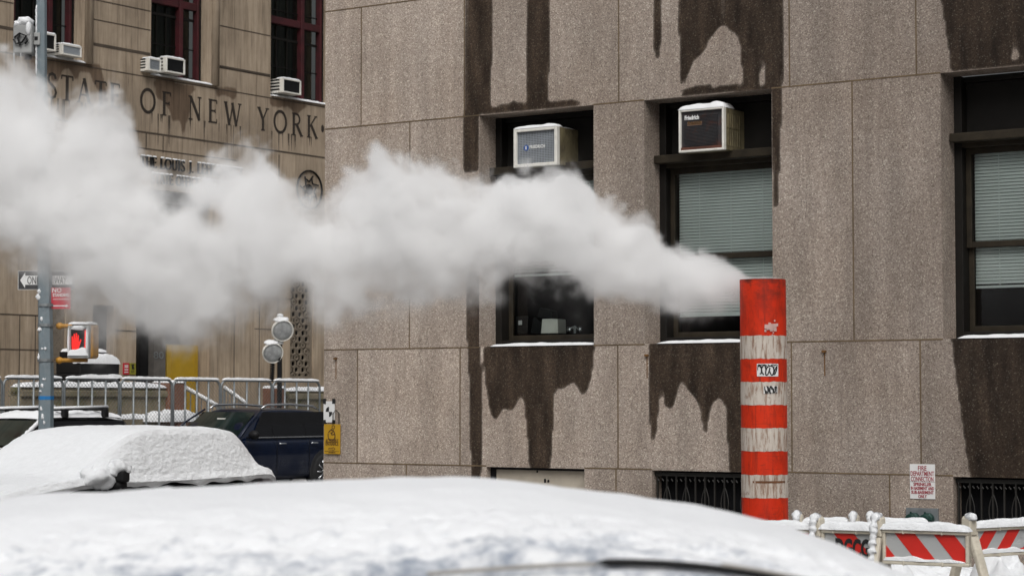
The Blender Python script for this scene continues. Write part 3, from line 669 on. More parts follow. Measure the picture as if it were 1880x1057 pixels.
# the first: white frame, pale mesh grille
acA, w, h, b = ac_unit(FA, 943, 1022, 238, 302, 0.0, DEP + 0.12, 'white framed air conditioner with pale mesh grille and blue emblem, half behind the steam', style=1, case=M['ac_beige'])
q = MB(); q.box(-w / 2 + b, w / 2 - b, 0.045, 0.058, b, h - b)
q.build('grille_back', M['black'], acA)
q = MB(); n = 24
gx0, gx1, gz0, gz1 = -w / 2 + b, w / 2 - b, b, h - b
for i in range(n + 1): x = gx0 + (gx1 - gx0) * i / n; q.box(x - .0045, x + .0045, .03, .036, gz0, gz1)
for i in range(20): z = gz0 + (gz1 - gz0) * i / 19; q.box(gx0, gx1, .0365, .040, z - .0045, z + .0045)
q.build('grille', M['grey_mesh'], acA)
q = MB(); q.text('FRIEDRICH', 0.05, -0.095, h * .475, .028, align='LEFT', bold=0.002, sx=.82, spacing=1.08); q.build('lettering', M['white'], acA)
q = MB(); q.lathe([(0.0, 0.026), (0.034, 0.027), (0.034, 0.03)], 18, (-0.14, 0, h * .5), 0, 'y'); q.box(-.148, -.132, .022, .0255, h * .5 - .02, h * .5 + .02, 1)
q.build('emblem', [M['text_blue'], M['white']], acA)
q = MB(); q.snow(-w / 2, w / 2, 0.0, 0.13, h, .035, step=.03); q.build('snow_cap', M['snow'], acA, smooth=True); q = MB(); q.snow(-w / 2 + .1, w / 2 - .02, .22, .42, h - .004, .02, step=.03); q.build('snow_cap', M['snow'], acA, smooth=True)
# the second: rusty, old script badges
acB, w, h, b = ac_unit(FA, 1246, 1328, 203, 274, -0.02, DEP + 0.14, 'rust stained beige air conditioner with thick snow cap and two name badges', style=2, case=M['ac_beige'])
q = MB(); q.box(-w / 2 + b, w / 2 - b, 0.03, 0.058, b, h - b)
for i in range(22): z = b + .05 + (h - 2 * b - .1) * i / 21; q.box(-w / 2 + b + .03, w / 2 - b - .06, .022, .0295, z - .004, z + .004)
q.build('grille', M['rust_grille'], acB)
q = MB(); q.box(-w / 2 + b, w / 2 - b, .012, .029, b, b + .03); q.build('rust_lip', simple('rust_brown', (0.12, 0.045, 0.028), .9, var=.5), acB)
q = MB(); q.box(-w * .40, -w * .05, .0225, .0265, h * .74, h * .84); q.text('Friedrich', 0.062, -w * .225, h * .765, .0215, 1, bold=.003, sx=.8); q.build('badge', [M['black'], M['white']], acB)
q = MB(); q.box(-w * .33, .0, .0225, .0265, h * .62, h * .71); q.text('Friedrich', 0.058, -w * .165, h * .64, .0215, 1, bold=.002, sx=.78)
o_ = q.build('badge', [simple('brass_badge', (0.30, 0.17, 0.09), .5), M['text_brown']], acB); o_['label'] = 'browned badge below the white lettered one'
q = MB()
for i in range(6): y_ = .1 + i * .05; q.box(w / 2 + .0, w / 2 + .006, y_, y_ + .012, .05, h - .06)
q.box(w / 2, w / 2 + .008, .07, .36, h * .52, h * .55)
q.build('side_louver', M['ac_beige'], acB)
q = MB(); q.snow(-w / 2 - .005, w / 2 + .0, 0.0, 0.26, h, .065, step=.03); q.build('snow_cap', M['snow'], acB, smooth=True)

# signs on the granite wall
x0, zt = A(1671, 851); x1, zm = A(1717, 884); _, zb_ = A(1694, 915)
sg = thing('fire_connection_sign', 'white metal plate with red lettering above the hose connection', 'sign', FA.world((x0 + x1) / 2, -.004, zb_), ANG_A)
w = x1 - x0; h1, h2 = zt - zb_, zm - zb_
q = MB(); q.box(-w / 2, w / 2, -.004, .004, 0, h2 - .004); q.box(-w / 2, w / 2, -.006, .004, h2, h1); q.build('plate', M['white'], sg)
q = MB()
for i, (s_, f_) in enumerate((('FIRE', .34), ('DEPARTMENT', .94), ('CONNECTION', .90))): q.text(s_, .066, 0, h1 - .062 - i * .062 * (h1 - h2) / .20, -.0075, bold=.0004, fit=w * f_)
for i, (s_, k_) in enumerate((('SPRINKLER', .72), ('IN BASEMENT AND', .93), ('SUB-BASEMENT', .90), ('ONLY', .34))): q.text(s_, .044, 0, h2 * (.76 - i * .235), -.0055, bold=.001, fit=w * k_)
q.build('lettering', M['text_red'], sg)
x0, zt = A(1665, 931); x1, zb_ = A(1724, 962)
w = x1 - x0; h = zt - zb_
hc = thing('hose_connection', 'grey wall plate with two green capped hose inlets, low on granite', 'hydrant', FA.world((x0 + x1) / 2, 0, zb_), ANG_A)
q = MB(); q.box(-w / 2, w / 2, -.025, .0, -.05, h); q.text('AUTO SPKR', .05, 0, h - .055, -.026, 0, ext=.002, sx=.8); q.build('plate', M['steel'], hc, bevel=.006)
for s_ in (-1, 1):
    q = MB(); c0 = (s_ * w * .22, 0, h * .32)
    q.lathe([(.0, -.16), (.045, -.16), (.052, -.15), (.052, -.09), (.062, -.085), (.062, -.03), (.055, -.026)], 18, c0, 0, 'y')
    for k_ in range(4): a_ = k_ * math.pi / 2; q.tube([(c0[0] + .05 * math.cos(a_), -.12, c0[2] + .05 * math.sin(a_)), (c0[0] + .075 * math.cos(a_), -.12, c0[2] + .075 * math.sin(a_))], .01, 6)
    q.build('cap', simple('green_brass', (0.012, 0.05, 0.04), .45, .3), hc, smooth=False)
# accessible entrance sign and the survey target
x0, zt = A(597.5, 778); x1, zb_ = A(626.5, 833)
w = x1 - x0; h = zt - zb_
sg = thing('accessible_entrance_sign', 'yellow hanging sign with wheelchair figure near the building corner', 'sign', FA.world((x0 + x1) / 2, -.02, zb_), ANG_A)
q = MB(); q.box(-w / 2, w / 2, -.004, .004, 0, h); q.build('plate', M['sign_yellow'], sg)
q = MB(); q.text('ACCESSIBLE', .062, 0, h * .385, -.0055, bold=.0008, sx=.60); q.text('ENTRANCE', .062, 0, h * .285, -.0055, bold=.0008, sx=.62)
def ln(mb_, pts, wd, y_, mi=0):
    for a_, b_ in zip(pts[:-1], pts[1:]):
        a2, b2_ = Vector(a_), Vector(b_); t_ = (b2_ - a2).normalized(); n_ = Vector((-t_.y, t_.x)) * wd / 2
        mb_.add([(p.x, y_, p.y) for p in (a2 + n_, a2 - n_, b2_ - n_, b2_ + n_)], [(0, 1, 2, 3)], mi)
ar = [(-w * .2, h * .2), (w * .06, h * .2), (w * .06, h * .23), (w * .2, h * .17), (w * .06, h * .11), (w * .06, h * .14), (-w * .2, h * .14), (-w * .2, h * .2)]
ln(q, ar, .008, -.0052)
circ = [(math.cos(a) * w * .22 - w * .03, h * .62 + math.sin(a) * w * .26) for a in [R(-200 + 22 * i) for i in range(17)]]
ln(q, circ, .014, -.0050)
ln(q, [(-w * .06, h * .84), (w * .02, h * .78), (w * .1, h * .8), (w * .02, h * .7), (-w * .08, h * .72), (-w * .02, h * .64), (w * .18, h * .66), (w * .2, h * .52)], .014, -.0054)
ln(q, [(w * .08 + math.cos(a) * .022, h * .9 + math.sin(a) * .022) for a in [R(45 * i) for i in range(9)]], .012, -.0048)
ln(q, [(-w * .45, h * .085), (w * .45, h * .085)], .006, -.0051)
q.text('at reade st', .03, 0, h * .03, -.0055, sx=.8)
q.build('lettering', M['text_brown'], sg)
q = MB(); q.tube([(w * .05, -.003, h), (w * .05, -.003, h + .13), (w * .22, -.003, h + .17), (w * .42, -.003, h + .13), (w * .42, -.003, h)], .006, 6); q.build('hanger_wire', M['frame_brown'], sg)
x0, zt = A(595.5, 736); x1, zb_ = A(615.5, 775)
w = x1 - x0; h = zt - zb_
tg = thing('survey_target', 'white paper target with black quarters taped above the yellow sign', 'target', FA.world((x0 + x1) / 2, -.012, zb_), ANG_A)
q = MB(); q.box(-w / 2, w / 2, -.002, .002, 0, h); q.build('paper', M['white'], tg)
q = MB()
for a0 in (90, 270):
    q.add([(0, -.0032, h * .5)] + [(w * .3 * math.cos(R(a0 + 9 * i)) , -.0032, h * .5 + w * .36 * math.sin(R(a0 + 9 * i))) for i in range(11)], [tuple(range(12))])
q.box(-w * .4, -w * .33, -.0034, -.002, h * .84, h * .87); q.build('printed_disc', M['text_black'], tg)
q = MB()
for sx_ in (-1, 1):
    for z_ in (0, h): q = MB(); q.box(sx_ * w * .42 - .022, sx_ * w * .42 + .022, -.0045, .002, z_ - .03, z_ + .03); q.build('tape', M['text_black'], tg)

# desk things on the first window's sill, behind the glass
def AW(px, py, d=DEP + .22): return A(px, py, d)
x, z = AW(962, 612); bx = thing('desk_bin', 'dark office bin with white label behind the left window glass', 'bin', FA.world(x, DEP + .22, z), ANG_A)
q = MB(); q.prism([(-.075, 0), (.075, 0), (.09, .2), (-.09, .2)], -.04, .1); q.build('body', M['black'], bx, bevel=.005)
q = MB(); q.box(-.05, .0, -.043, -.0405, .10, .15); q.build('label_sticker', M['white'], bx)
x, z = AW(1013, 612); bx = thing('toner_box', 'pale grey printer part on the left window ledge inside', 'printer', FA.world(x, DEP + .22, z), ANG_A)
q = MB(); q.prism([(-.12, 0), (.12, 0), (.115, .16), (.03, .17), (-.1, .17)], -.05, .12); q.build('body', M['white_plastic'], bx, bevel=.006)
q = MB(); q.prism([(-.28, 0), (-.13, 0), (-.14, .13), (-.2, .19), (-.24, .18)], -.03, .1); q.prism([(-.20, .19), (.02, .175), (.01, .26), (-.16, .30)], -.01, .1); q.build('dark_tray', M['black'], bx, bevel=.006)
x, z = AW(1056, 612); bx = thing('emergency_lamp', 'small twin headed silver lamp behind the left window glass', 'lamp', FA.world(x, DEP + .22, z), ANG_A)  # two chrome discs on a stem, set behind the pane
q = MB(); q.box(-.015, .015, -.01, .01, 0, .09); q.box(-.05, .05, -.015, .015, .06, .075); q.build('stem', M['chrome'], bx)
for s_ in (-1, 1):
    q = MB(); q.lathe([(0, -.03), (.035, -.025), (.035, -.01), (.01, .03)], 14, (s_ * .07, 0, .045), 0, 'y'); q.build('lamp_head', M['chrome'], bx, smooth=True)

# ================================================================== limestone building
bB = thing('limestone_building', 'tan limestone state office building behind the steam with red framed windows', 'building', FB.o, ANG_B)
def Bp(px, py, d=0.0): return FB.onY(px, py, d)
zs = Bp(336, 148)[1]                                       # sill of the upper windows
zband = Bp(407, 263)[1]; zb2 = Bp(283, 275)[1]
uw = [(Bp(25, 50)[0], Bp(155, 50)[0]), (Bp(277, 80)[0], Bp(388, 80)[0]), (Bp(497, 100)[0], Bp(497, 100)[0] + 2.45)]
zWT = zs + 5.2
zT = 1.15                                                  # terrace before the doors
po = (Bp(251, 500)[0], Bp(386, 500)[0]); zPo = Bp(253, 344)[1]
sc1 = (Bp(533, 600)[0], Bp(576, 600)[0]); zS1 = Bp(555, 480)[1]; zS0 = Bp(555, 697)[1]
sc0 = (Bp(95, 600)[0], Bp(121, 600)[0])
dk = (Bp(170, 640)[0], Bp(209, 640)[0]); zD1 = Bp(190, 560)[1]; zD0 = Bp(190, 668)[1]
holesB = [(a, b_, zs, zWT, .35) for a, b_ in uw] + [(*po, zT, zPo, 1.0), (*sc1, zS0, zS1, .18), (*sc0, zS0, zS1, .18), (*dk, zD0, zD1, .25)]
def pB(pts): return [Bp(x / 3.0194, y / 3.0194) for x, y in pts]
wetB = [pB([(850, 440), (1090, 480), (1075, 520), (1060, 500), (1050, 640), (1030, 700), (1020, 795), (1005, 700), (985, 650), (960, 690), (940, 610), (900, 560), (865, 540)]),
        pB([(1195, 480), (1320, 495), (1300, 560), (1280, 545), (1230, 520), (1205, 560)]),
        pB([(120, 300), (500, 350), (470, 420), (450, 380), (420, 470), (400, 400), (360, 370), (330, 440), (300, 470), (270, 390), (230, 480), (180, 460), (150, 350)]),
        pB([(1490, 530), (1800, 580), (1800, 600), (1700, 590), (1640, 640), (1600, 590), (1550, 600), (1500, 590)]),
        pB([(830, 395), (1000, 420), (940, 450), (860, 430)]), pB([(480, 350), (560, 362), (600, 560), (580, 620), (540, 500), (500, 420)])]
stone_wall('wall', bB, M['limestone'], -6, 18, 0, zWT + 2, holesB, wetB, [], 0.06, (0, 10.5), (1.2, Bp(0, 0)[1] + .3))
mb = MB(); mb.add([(-6, 0, 0), (-6, 10, 0), (-6, 10, zWT + 2), (-6, 0, zWT + 2)], [(0, 3, 2, 1)]); mb.add([(-6, 0, zWT + 2), (18, 0, zWT + 2), (18, 10, zWT + 2), (-6, 10, zWT + 2)], [(0, 1, 2, 3)])
mb.build('side_wall', M['limestone'], bB)
mb = MB()
def hB(z, xx0, xx1, t=.02): mb.box(xx0, xx1, -.006, .01, z - t, z + t)
hB(zband, -6, 18, .02); hB(zs - .06, -6, 18, .012)
hB(zb2, -6, po[1] + .9, .014)
piers = [(-6, uw[0][0]), (uw[0][1], uw[1][0]), (uw[1][1], uw[2][0]), (uw[2][1], 18)]
zj = [Bp(220, 90)[1], Bp(220, 45)[1], Bp(450, 15)[1] + 1.4]
for a, b_ in piers:
    for z_, t_ in ((Bp(450, 131)[1] if a > uw[1][0] else zj[0], .035), (zj[0] if a > uw[1][0] else zj[1], .012), (zj[1] + .45, .012), (zj[2], .012)): hB(z_, a + .28, b_ - .02, t_)
for px_, ya, yb in ((268, 245, 275), (299, 250, 280), (478, 278, 322), (512, 284, 330)):
    x = Bp(px_, 300)[0]; mb.box(x - .014, x + .014, -.006, .01, Bp(px_, yb)[1], Bp(px_, ya)[1])
for z_ in (Bp(20, 577)[1], Bp(20, 641)[1]): hB(z_, -6, sc0[0] - .1, .014)
for px_ in (36, 65): x = Bp(px_, 600)[0]; mb.box(x - .012, x + .012, -.006, .01, Bp(px_, 577)[1] - 3, Bp(px_, 577)[1] - .02)
for px_, ya, yb in ((476, 560, 697), (430, 560, 697), (510, 480, 640)): x = Bp(px_, 600)[0]; mb.box(x - .012, x + .012, -.006, .01, Bp(px_, yb)[1], Bp(px_, ya)[1])
for z_ in (Bp(510, 548)[1], Bp(560, 607)[1]): hB(z_, po[1] + 1.6, sc1[0], .012)
x = (dk[1] + po[0]) / 2
hB(Bp(230, 607)[1], dk[1] + .02, po[0] - .02, .014)
mb.build('mortar_joint', M['joint_dark'], bB)
# pale rounded stone edges beside the upper windows
for a, b_ in uw: mb = MB(); mb.tube([(b_ + .12, -.0, zs), (b_ + .12, -.0, zWT)], .12, 10); mb.build('pier_moulding', M['limestone'], bB, smooth=True)
def tall_window(x0, x1, zt_, cross):
    d = .34; fr = MB(); w_ = x1 - x0
    fr.box(x0, x0 + .16, d, d + .2, zs, zt_); fr.box(x1 - .08, x1, d, d + .2, zs, zt_); fr.box(x0, x1, d + .001, d + .2, zs, zs + .16)
    o = fr.build('window', M['black'], bB)
    rd = MB(); xm = x0 + w_ * .64
    for x, t_ in ((x0 + .27, .03), (xm, .06), (x1 - .16, .035)): rd.box(x - t_, x + t_, d - .06, d + .1, zs + .05, zt_)
    for z_ in cross: rd.box(x0 + .25, xm - .075, d - .04, d + .08, z_ - .09, z_ + .09); rd.box(xm + .075, x1 - .18, d - .04, d + .08, z_ - .09, z_ + .09)
    rd.box(x0 + .25, xm - .075, d - .03, d + .06, zs + .05, zs + .13); rd.box(xm + .075, x1 - .18, d - .03, d + .06, zs + .05, zs + .13)
    rd.build('red_frame', M['red_frame'], o, bevel=.01)
    mu = MB()
    for a, b_, n in ((x0 + .25, xm - .075, 3), (xm + .075, x1 - .18, 1)):
        for i in range(1, n): x = a + (b_ - a) * i / n; mu.box(x - .012, x + .012, d + .05, d + .08, zs + .13, zt_)
        for i in range(1, 8): z_ = zs + .13 + i * .72; mu.box(a, b_, d + .051, d + .079, z_ - .012 - .02 * (i % 2 == 0), z_ + .012 + .02 * (i % 2 == 0))
    mu.build('muntin', M['frame'], o)
    gl = MB(); gl.add([(x0 + .2, d + .09, zs + .1), (x1 - .1, d + .09, zs + .1), (x1 - .1, d + .09, zt_), (x0 + .2, d + .09, zt_)], [(0, 1, 2, 3)]); gl.build('pane', M['glass_old'], o)
    bk = MB(); bk.box(x0, x1, d + .4, d + .42, zs, zt_); bk.build('curtain', M['curtain'], o)
    sn = MB(); sn.snow(x0 + .02, x1 + .05, -.06, .3, zs, .06, step=.08); sn.build('sill_snow', M['snow'], o, smooth=True)
    return o
tall_window(*uw[0], zWT, (zs + 2.9,)); tall_window(*uw[1], zWT, (Bp(330, 2)[1],)); tall_window(*uw[2], zWT, (Bp(540, 38)[1],))
# the carved name, the bronze name, the round seal, house number
xl = Bp(103, 150)[0]; zl0 = Bp(300, 212)[1]; zl1 = Bp(300, 168)[1]; hl = zl1 - zl0
mb = MB()
body = [('STATE', Bp(86, 150)[0]), ('OF', Bp(257, 190)[0]), ('NEW', Bp(346, 200)[0]), ('YORK', Bp(472, 220)[0])]
ends = [Bp(220, 180)[0], Bp(314, 195)[0], Bp(443, 210)[0], Bp(583, 240)[0]]
for (s_, x), xe in zip(body, ends):
    wd = serif_width(1, s_, hl, .0); gap = ((xe - x) - wd) / max(1, len(s_) - 1) / hl
    mb = MB(); serif(mb, s_, x, zl0, hl, -.002, .004, 0, gap, 1.3); mb.build('carved_word', M['engrave'], bB)
x = Bp(592, 243)[0]; mb = MB(); mb.blob((x, -.004, zl0 + hl * .5), .06, .01, .1); mb.build('carved_dot', M['engrave'], bB)
rnd = random.Random(3); mb = MB()
for (s_, x), xe in zip(body, ends):
    for i in range(len(s_) * 3):
        xx = x + (xe - x) * rnd.random(); l_ = (.15 + .7 * rnd.random() ** 2); t_ = .012 + .014 * rnd.random()
        mb.add([(xx - t_, -.0015, zl0 + .02), (xx + t_, -.0015, zl0 + .02), (xx + t_ * .2, -.0015, zl0 - l_), (xx - t_ * .2, -.0015, zl0 - l_)], [(0, 3, 2, 1)])
mb.build('drip_stain', M['joint_dark'], bB)
mb = MB(); sn = MB()
za, zb_ = Bp(254, 286)[1], Bp(254, 306)[1]; h_ = za - zb_
x0_ = Bp(254, 296)[0]; xe = Bp(442, 330)[0]
s_ = 'THE LOUIS J. LEFKOWITZ'; gap = .05; wd = serif_width(1, s_, h_, gap); k_ = (xe - x0_) / wd
def sq(mbx, s_, x, z, h, y, ext, wk, kx, gap):
    for c in s_:
        for i_, (pts, w_) in enumerate(LET[c][1]):
            stroke(mbx, [(a * kx, b) for a, b in pts], w_, x, y - .002 * (i_ % 5), z, h, ext, 0, wk)
        if c not in ' .': sn.snow(x + .02, x + LET[c][0] * h * kx - .01, y - ext, y - .005, z + h * .99, .035, step=.04)
        x += (LET[c][0] + gap) * h * kx
sq(mb, s_, x0_, zb_, h_, -.05, .04, 1.15, k_, gap)
za, zb_ = Bp(275, 318)[1], Bp(275, 336)[1]; h2_ = za - zb_; x2 = Bp(274, 328)[0]; xe = Bp(428, 350)[0]
s_ = 'STATE OFFICE BUILDING'; wd = serif_width(1, s_, h2_, gap); sq(mb, s_, x2, zb_, h2_, -.05, .04, 1.15, (xe - x2) / wd, gap)
mb.build('bronze_lettering', M['bronze'], bB)
sn.build('lettering_snow', M['snow'], bB, smooth=True)
xc, zc = Bp(567, 348); mb = MB(); rr = Bp(590, 352)[0] - xc; 
mb.lathe([(rr, -.002), (rr, -.05), (rr * .95, -.05), (rr * .95, -.002)], 40, (xc, 0, zc), 0, 'y')
for i in range(7):
    a_ = R(20 + 50 * i); mb.tube([(xc + rr * .75 * math.cos(a_), -.03, zc + rr * .75 * math.sin(a_)), (xc + rr * .35 * math.cos(a_ + .5), -.03, zc + rr * .4 * math.sin(a_ + .5)), (xc + rr * .5 * math.cos(a_ + .9), -.03, zc + rr * .6 * math.sin(a_ + .9))], .02, 6)
mb.lathe([(.0, -.04), (rr * .25, -.035), (rr * .28, -.002)], 14, (xc, 0, zc), 0, 'y')
mb.build('round_seal', M['bronze'], bB)
# doorway: dark door leaves, yellow boarded door, transom, number
mb = MB(); d = .98; mb.box(po[0], po[1], d, d + .05, zT, zPo)
mb.build('entrance_back', M['dark'], bB)
mb = MB(); mb.box(po[0], po[1], .02, .5, zPo - .28, zPo - .02); mb.box(po[0] + .02, po[0] + .10, .45, .55, zT, zPo - .3)
mb.build('entrance_lintel', M['black'], bB)
dx0, dz1 = FB.onY(307, 632, .35); dx1, _ = FB.onY(364, 632, .35)
mb = MB(); mb.box(dx0, dx1, .35, .42, zT, dz1)
for k_ in (.14, .86): mb.box(dx0 + (dx1 - dx0) * k_ - .015, dx0 + (dx1 - dx0) * k_ + .015, .33, .349, zT, dz1 - .02)
mb.build('yellow_door', M['door_yellow'], bB, bevel=.012)
for px0, px1 in ((252, 281), (366, 384)):
    a, _ = FB.onY(px0, 640, .5); b_, _ = FB.onY(px1, 640, .5); q = MB()
    q.box(a, b_, .5, .56, zT, zT + 2.3); q.box(a + .08, b_ - .08, .485, .499, zT + .3, zT + 2.1, 1); q.build('door', [M['frame'], M['black']], bB)
a, _ = FB.onY(283, 640, .3); b_, _ = FB.onY(304, 640, .3); mb = MB(); mb.box(a, b_, .30, .5, zT, zPo - .3); mb.build('door_pier', simple('grey_stone', (.11, .10, .09), .7), bB)
xn, zn = FB.onY(291, 658, .29); mb = MB(); mb.text('80', .24, xn, zn, .285, bold=.0, sx=1.5); mb.build('house_number', M['steel'], bB)
# pierced bronze screens in their tall slots
def screen(x0, x1, z0_, z1_):
    bk = MB(); bk.box(x0, x1, .17, .18, z0_, z1_); fr = MB(); fr.box(x0, x0 + .08, .06, .12, z0_, z1_); fr.box(x1 - .08, x1, .06, .12, z0_, z1_); fr.box(x0 + .08, x1 - .08, .061, .12, z0_, z0_ + .1)
    o = fr.build('screen', M['screen'], bB); bk.build('screen_back', M['dark'], o); h = MB()
    W_ = x1 - x0 - .16; n = 3; cw = W_ / n; ch = cw * .62; r = 0
    z_ = z0_ + .1; rad = cw * .56
    while z_ < z1_ + ch:
        for i in range(-1, n + 1):
            cx = x0 + .08 + cw * (i + .5 + .5 * (r % 2)); rr_ = rad * (.72 if (r + i) % 3 else .45)
            pts = [(cx + rr_ * math.cos(R(60 * k + 30)), z_ + rr_ * .95 * math.sin(R(60 * k + 30))) for k in range(6)]
            if min(p[0] for p in pts) < x0 + .03 or max(p[0] for p in pts) > x1 - .03: pts = [(min(max(p[0], x0 + .08), x1 - .08), p[1]) for p in pts]
            h.tube([(p[0], .09 + .002 * (r % 2), p[1]) for p in pts + pts[:1]], .032, 5)
        z_ += ch; r += 1
    h.build('pierced_pattern', M['screen'], o)
screen(*sc1, zS0, zS1); screen(*sc0, zS0, zS1)
mb = MB(); mb.box(*dk, .24, .25, zD0, zD1); mb.build('side_opening', M['dark'], bB)
# small plaques beside the door: red and olive
for px0, px1, mt_, lb in ((225.5, 235.5, 'sign_red', 'small red notice plate on stone pier left of the doorway'), (236.5, 247.5, 'sign_green', 'small olive notice plate with black figure beside the red plate')):
    a, zt = Bp(px0, 666); b_, zb_ = Bp(px1, 687)
    t = thing('notice_plate', lb, 'sign', FB.world((a + b_) / 2, -.02, zb_), ANG_B); w = b_ - a; h = zt - zb_
    q = MB(); q.box(-w / 2, w / 2, -.01, .02, 0, h); q.build('plate', M[mt_], t)
    q = MB()
    if mt_ == 'sign_red':
        for z_ in (.78, .64, .42, .2): q.box(-w * .36, w * .3, -.014, -.0105, h * z_ - .012, h * z_ + .012)
        q.build('lettering', M['white'], t)
    else:
        ln(q, [(-w * .2, h * .85), (w * .1, h * .7), (-w * .15, h * .55), (w * .25, h * .5)], .04, -.0125); ln(q, [(w * .2, h * .88), (-w * .1, h * .68), (w * .2, h * .56)], .04, -.0127); q.box(-w * .3, w * .3, -.0125, -.0105, h * .3, h * .34); q.box(-w * .25, w * .25, -.0125, -.0105, h * .18, h * .22)
        q.build('figure', M['text_black'], t)
# terrace, stairs, retaining walls with snow, piers, handrails
sxl, sxr = FB.onY(334, 740, -2.6)[0], FB.onY(500, 740, -2.6)[0]
tr = MB(); tr.box(-6, sxl, -2.95, -.002, 0, zT); tr.box(sxl, sxr, -1.6, -.002, 0, zT - .004); tr.box(sxr, 18, -2.95, -.002, 0, zT)
terr = thing('entrance_terrace', 'raised stone terrace with stairs and snow capped mossy parapets before the limestone building', 'terrace', FB.o, ANG_B)
tr.build('floor_block', M['mossy'], terr)
st = MB(); nst = 7
for i in range(nst): st.box(sxl, sxr, -3.9 + i * .33, -1.6, zT * i / (nst + 1) + .002, zT * (i + 1) / (nst + 1)) if i else st.box(sxl, sxr, -3.9, -1.6, 0, zT / (nst + 1))
st.build('stair', M['mossy'], terr)
pw0, zpw = FB.onY(28, 705, -2.95); pw1, _ = FB.onY(297, 705, -2.95)
q = MB(); q.box(pw0, pw1, -3.1, -2.8, zT - .1, zpw - .05); q.box(pw0, pw1, -3.16, -2.74, zpw - .25, zpw - .12); 
q.build('parapet', M['mossy'], terr, bevel=.02)
q = MB(); zc_ = FB.onY(250, 765, -3.3)[1]; q.box(pw0, pw1 + .9, -3.35, -3.12, 0, zc_ - .04); q.build('plinth', M['mossy'], terr, bevel=.02)
q = MB(); q.snow(pw0, pw1, -3.14, -2.78, zpw - .055, .11, step=.08); q.snow(pw0 + 2, pw1 + .9, -3.36, -3.11, zc_ - .045, .10, step=.08)
rx0, rz_ = FB.onY(521, 713, -2.95)
q.snow(rx0, rx0 + 4, -3.14, -2.78, rz_ - .055, .10, step=.08)
q.build('snow_cap', M['snow'], terr, smooth=True)
q = MB(); q.box(rx0, rx0 + 6, -3.1, -2.8, zT - .1, rz_ - .05); q.box(rx0, rx0 + 6, -3.16, -2.74, rz_ - .25, rz_ - .12); q.build('parapet', M['mossy'], terr, bevel=.02)
for pa, pb, pt in ((298, 330, 702), (500, 513, 712)):
    a, z_ = FB.onY(pa, pt, -3.0); b_, _ = FB.onY(pb, pt, -3.0); q = MB(); q.box(a, b_, -3.2, -2.7, 0, z_); pr = q.build('stair_pier', M['red_granite'], terr, bevel=.02)
    q = MB(); q.snow(a, b_, -3.22, -2.68, z_ - .005, .06, step=.08); q.build('snow_cap', M['snow'], pr, smooth=True)
a, z_ = FB.onY(308, 768, -3.6); b_, _ = FB.onY(345, 768, -3.6); q = MB(); q.box(a, b_, -3.9, -3.36, 0, z_ - .06); q.build('low_pier', M['red_granite'], terr, bevel=.02)
q = MB(); q.snow(a - .5, b_ + .1, -3.92, -3.3, z_ - .065, .22, step=.08); q.build('snow_heap', M['snow'], terr, smooth=True)
for pa, ya, pb, yb, y0_ in ((340, 713, 400, 747, -1.6), (412, 713, 452, 742, -1.4)):
    x_, z_ = FB.onY(pa, ya, y0_); ye, ze = FB.onX(pb, yb, x_)
    q = MB(); q.tube([(x_, y0_, z_), (x_, ye, ze)], .03, 8); q.tube([(x_, ye, ze), (x_, ye, .15)], .03, 8); q.tube([(x_, y0_, z_), (x_, y0_, zT)], .03, 8)
    for k_ in range(1, 6): f_ = k_ / 6; q.tube([(x_, y0_ + (ye - y0_) * f_, z_ + (ze - z_) * f_), (x_, y0_ + (ye - y0_) * f_, .3)], .014, 6)
    h_ = q.build('handrail', M['steel'], terr); q = MB(); q.tube([(x_, y0_, z_ + .04), (x_, ye, ze + .04)], .04, 8); q.build('snow_line', M['snow'], h_, smooth=True)
# black stepped planter with layers of snow left of the doorway
a, z0_ = FB.onY(140, 696, -1.6); b_, z1_ = FB.onY(216, 662, -1.6)
pl = thing('stepped_planter', 'black stepped planter with layers of snow left of the doorway', 'planter', FB.world((a + b_) / 2, -1.3, zT), ANG_B)
w = b_ - a; q = MB(); hh = z0_ - zT
q.box(-w / 2, w / 2, -.4, .4, 0, hh + .12); q.box(-w / 2 + .05, w / 2 - .02, -.38, .38, hh + .12, hh + .36); q.box(-w * .4, w * .42, -.1, .36, hh + .36, hh + .60); q.build('body', M['black'], pl, bevel=.02)
q = MB(); q.snow(-w / 2, w / 2 + .03, -.46, -.39, hh + .03, .08); q.snow(-w / 2 + .05, w / 2, -.42, -.09, hh + .34, .2, step=.06); q.snow(-w * .4, w * .42, -.12, .36, hh + .6, .08); q.build('snow_cap', M['snow'], pl, smooth=True)

# air conditioners of the limestone building
acs = [(81, 103, 60, 95, 'white air conditioner in the far left window, mostly behind the grey pole'), (115, 150, 80, 106, 'small grey air conditioner low in the window right of the pole'),
       (274, 296, 106, 133, 'narrow louvred air conditioner at the left edge of the middle window'), (306, 340, 104, 138, 'white boxy air conditioner with dark front in the middle red framed window'),
       (520, 553, 143, 175, 'white air conditioner in the red framed window beside the granite corner')]
for px0, px1, pt, pb, lb in acs:
    dark_ = px0 != 81
    t, w, h, b = ac_unit(FB, px0, px1, pt, pb, -.28, .62, lb, group='window air conditioners of the limestone building')
    q = MB(); q.box(-w / 2 + .035, w / 2 - .035, .03, .055, .035, h - .035)
    if px0 in (115, 274):
        for i in range(9): z_ = .05 + (h - .1) * i / 8; q.box(-w / 2 + .035, w / 2 - .035, .018, .0295, z_ - .008, z_ + .008, 1)
    q.build('grille', [M['black'], M['grey_mesh']], t)
    q = MB()
    for i in range(4): q.box(-w / 2 - .004, -w / 2 + .002, .12, .5, .06 + i * h * .22, .06 + i * h * .22 + h * .12)
    q.build('side_vent', M['black'], t)
    q = MB(); q.snow(-w / 2, w / 2, .0, .25, h, .04, step=.05); q.build('snow_cap', M['snow'], t, smooth=True)

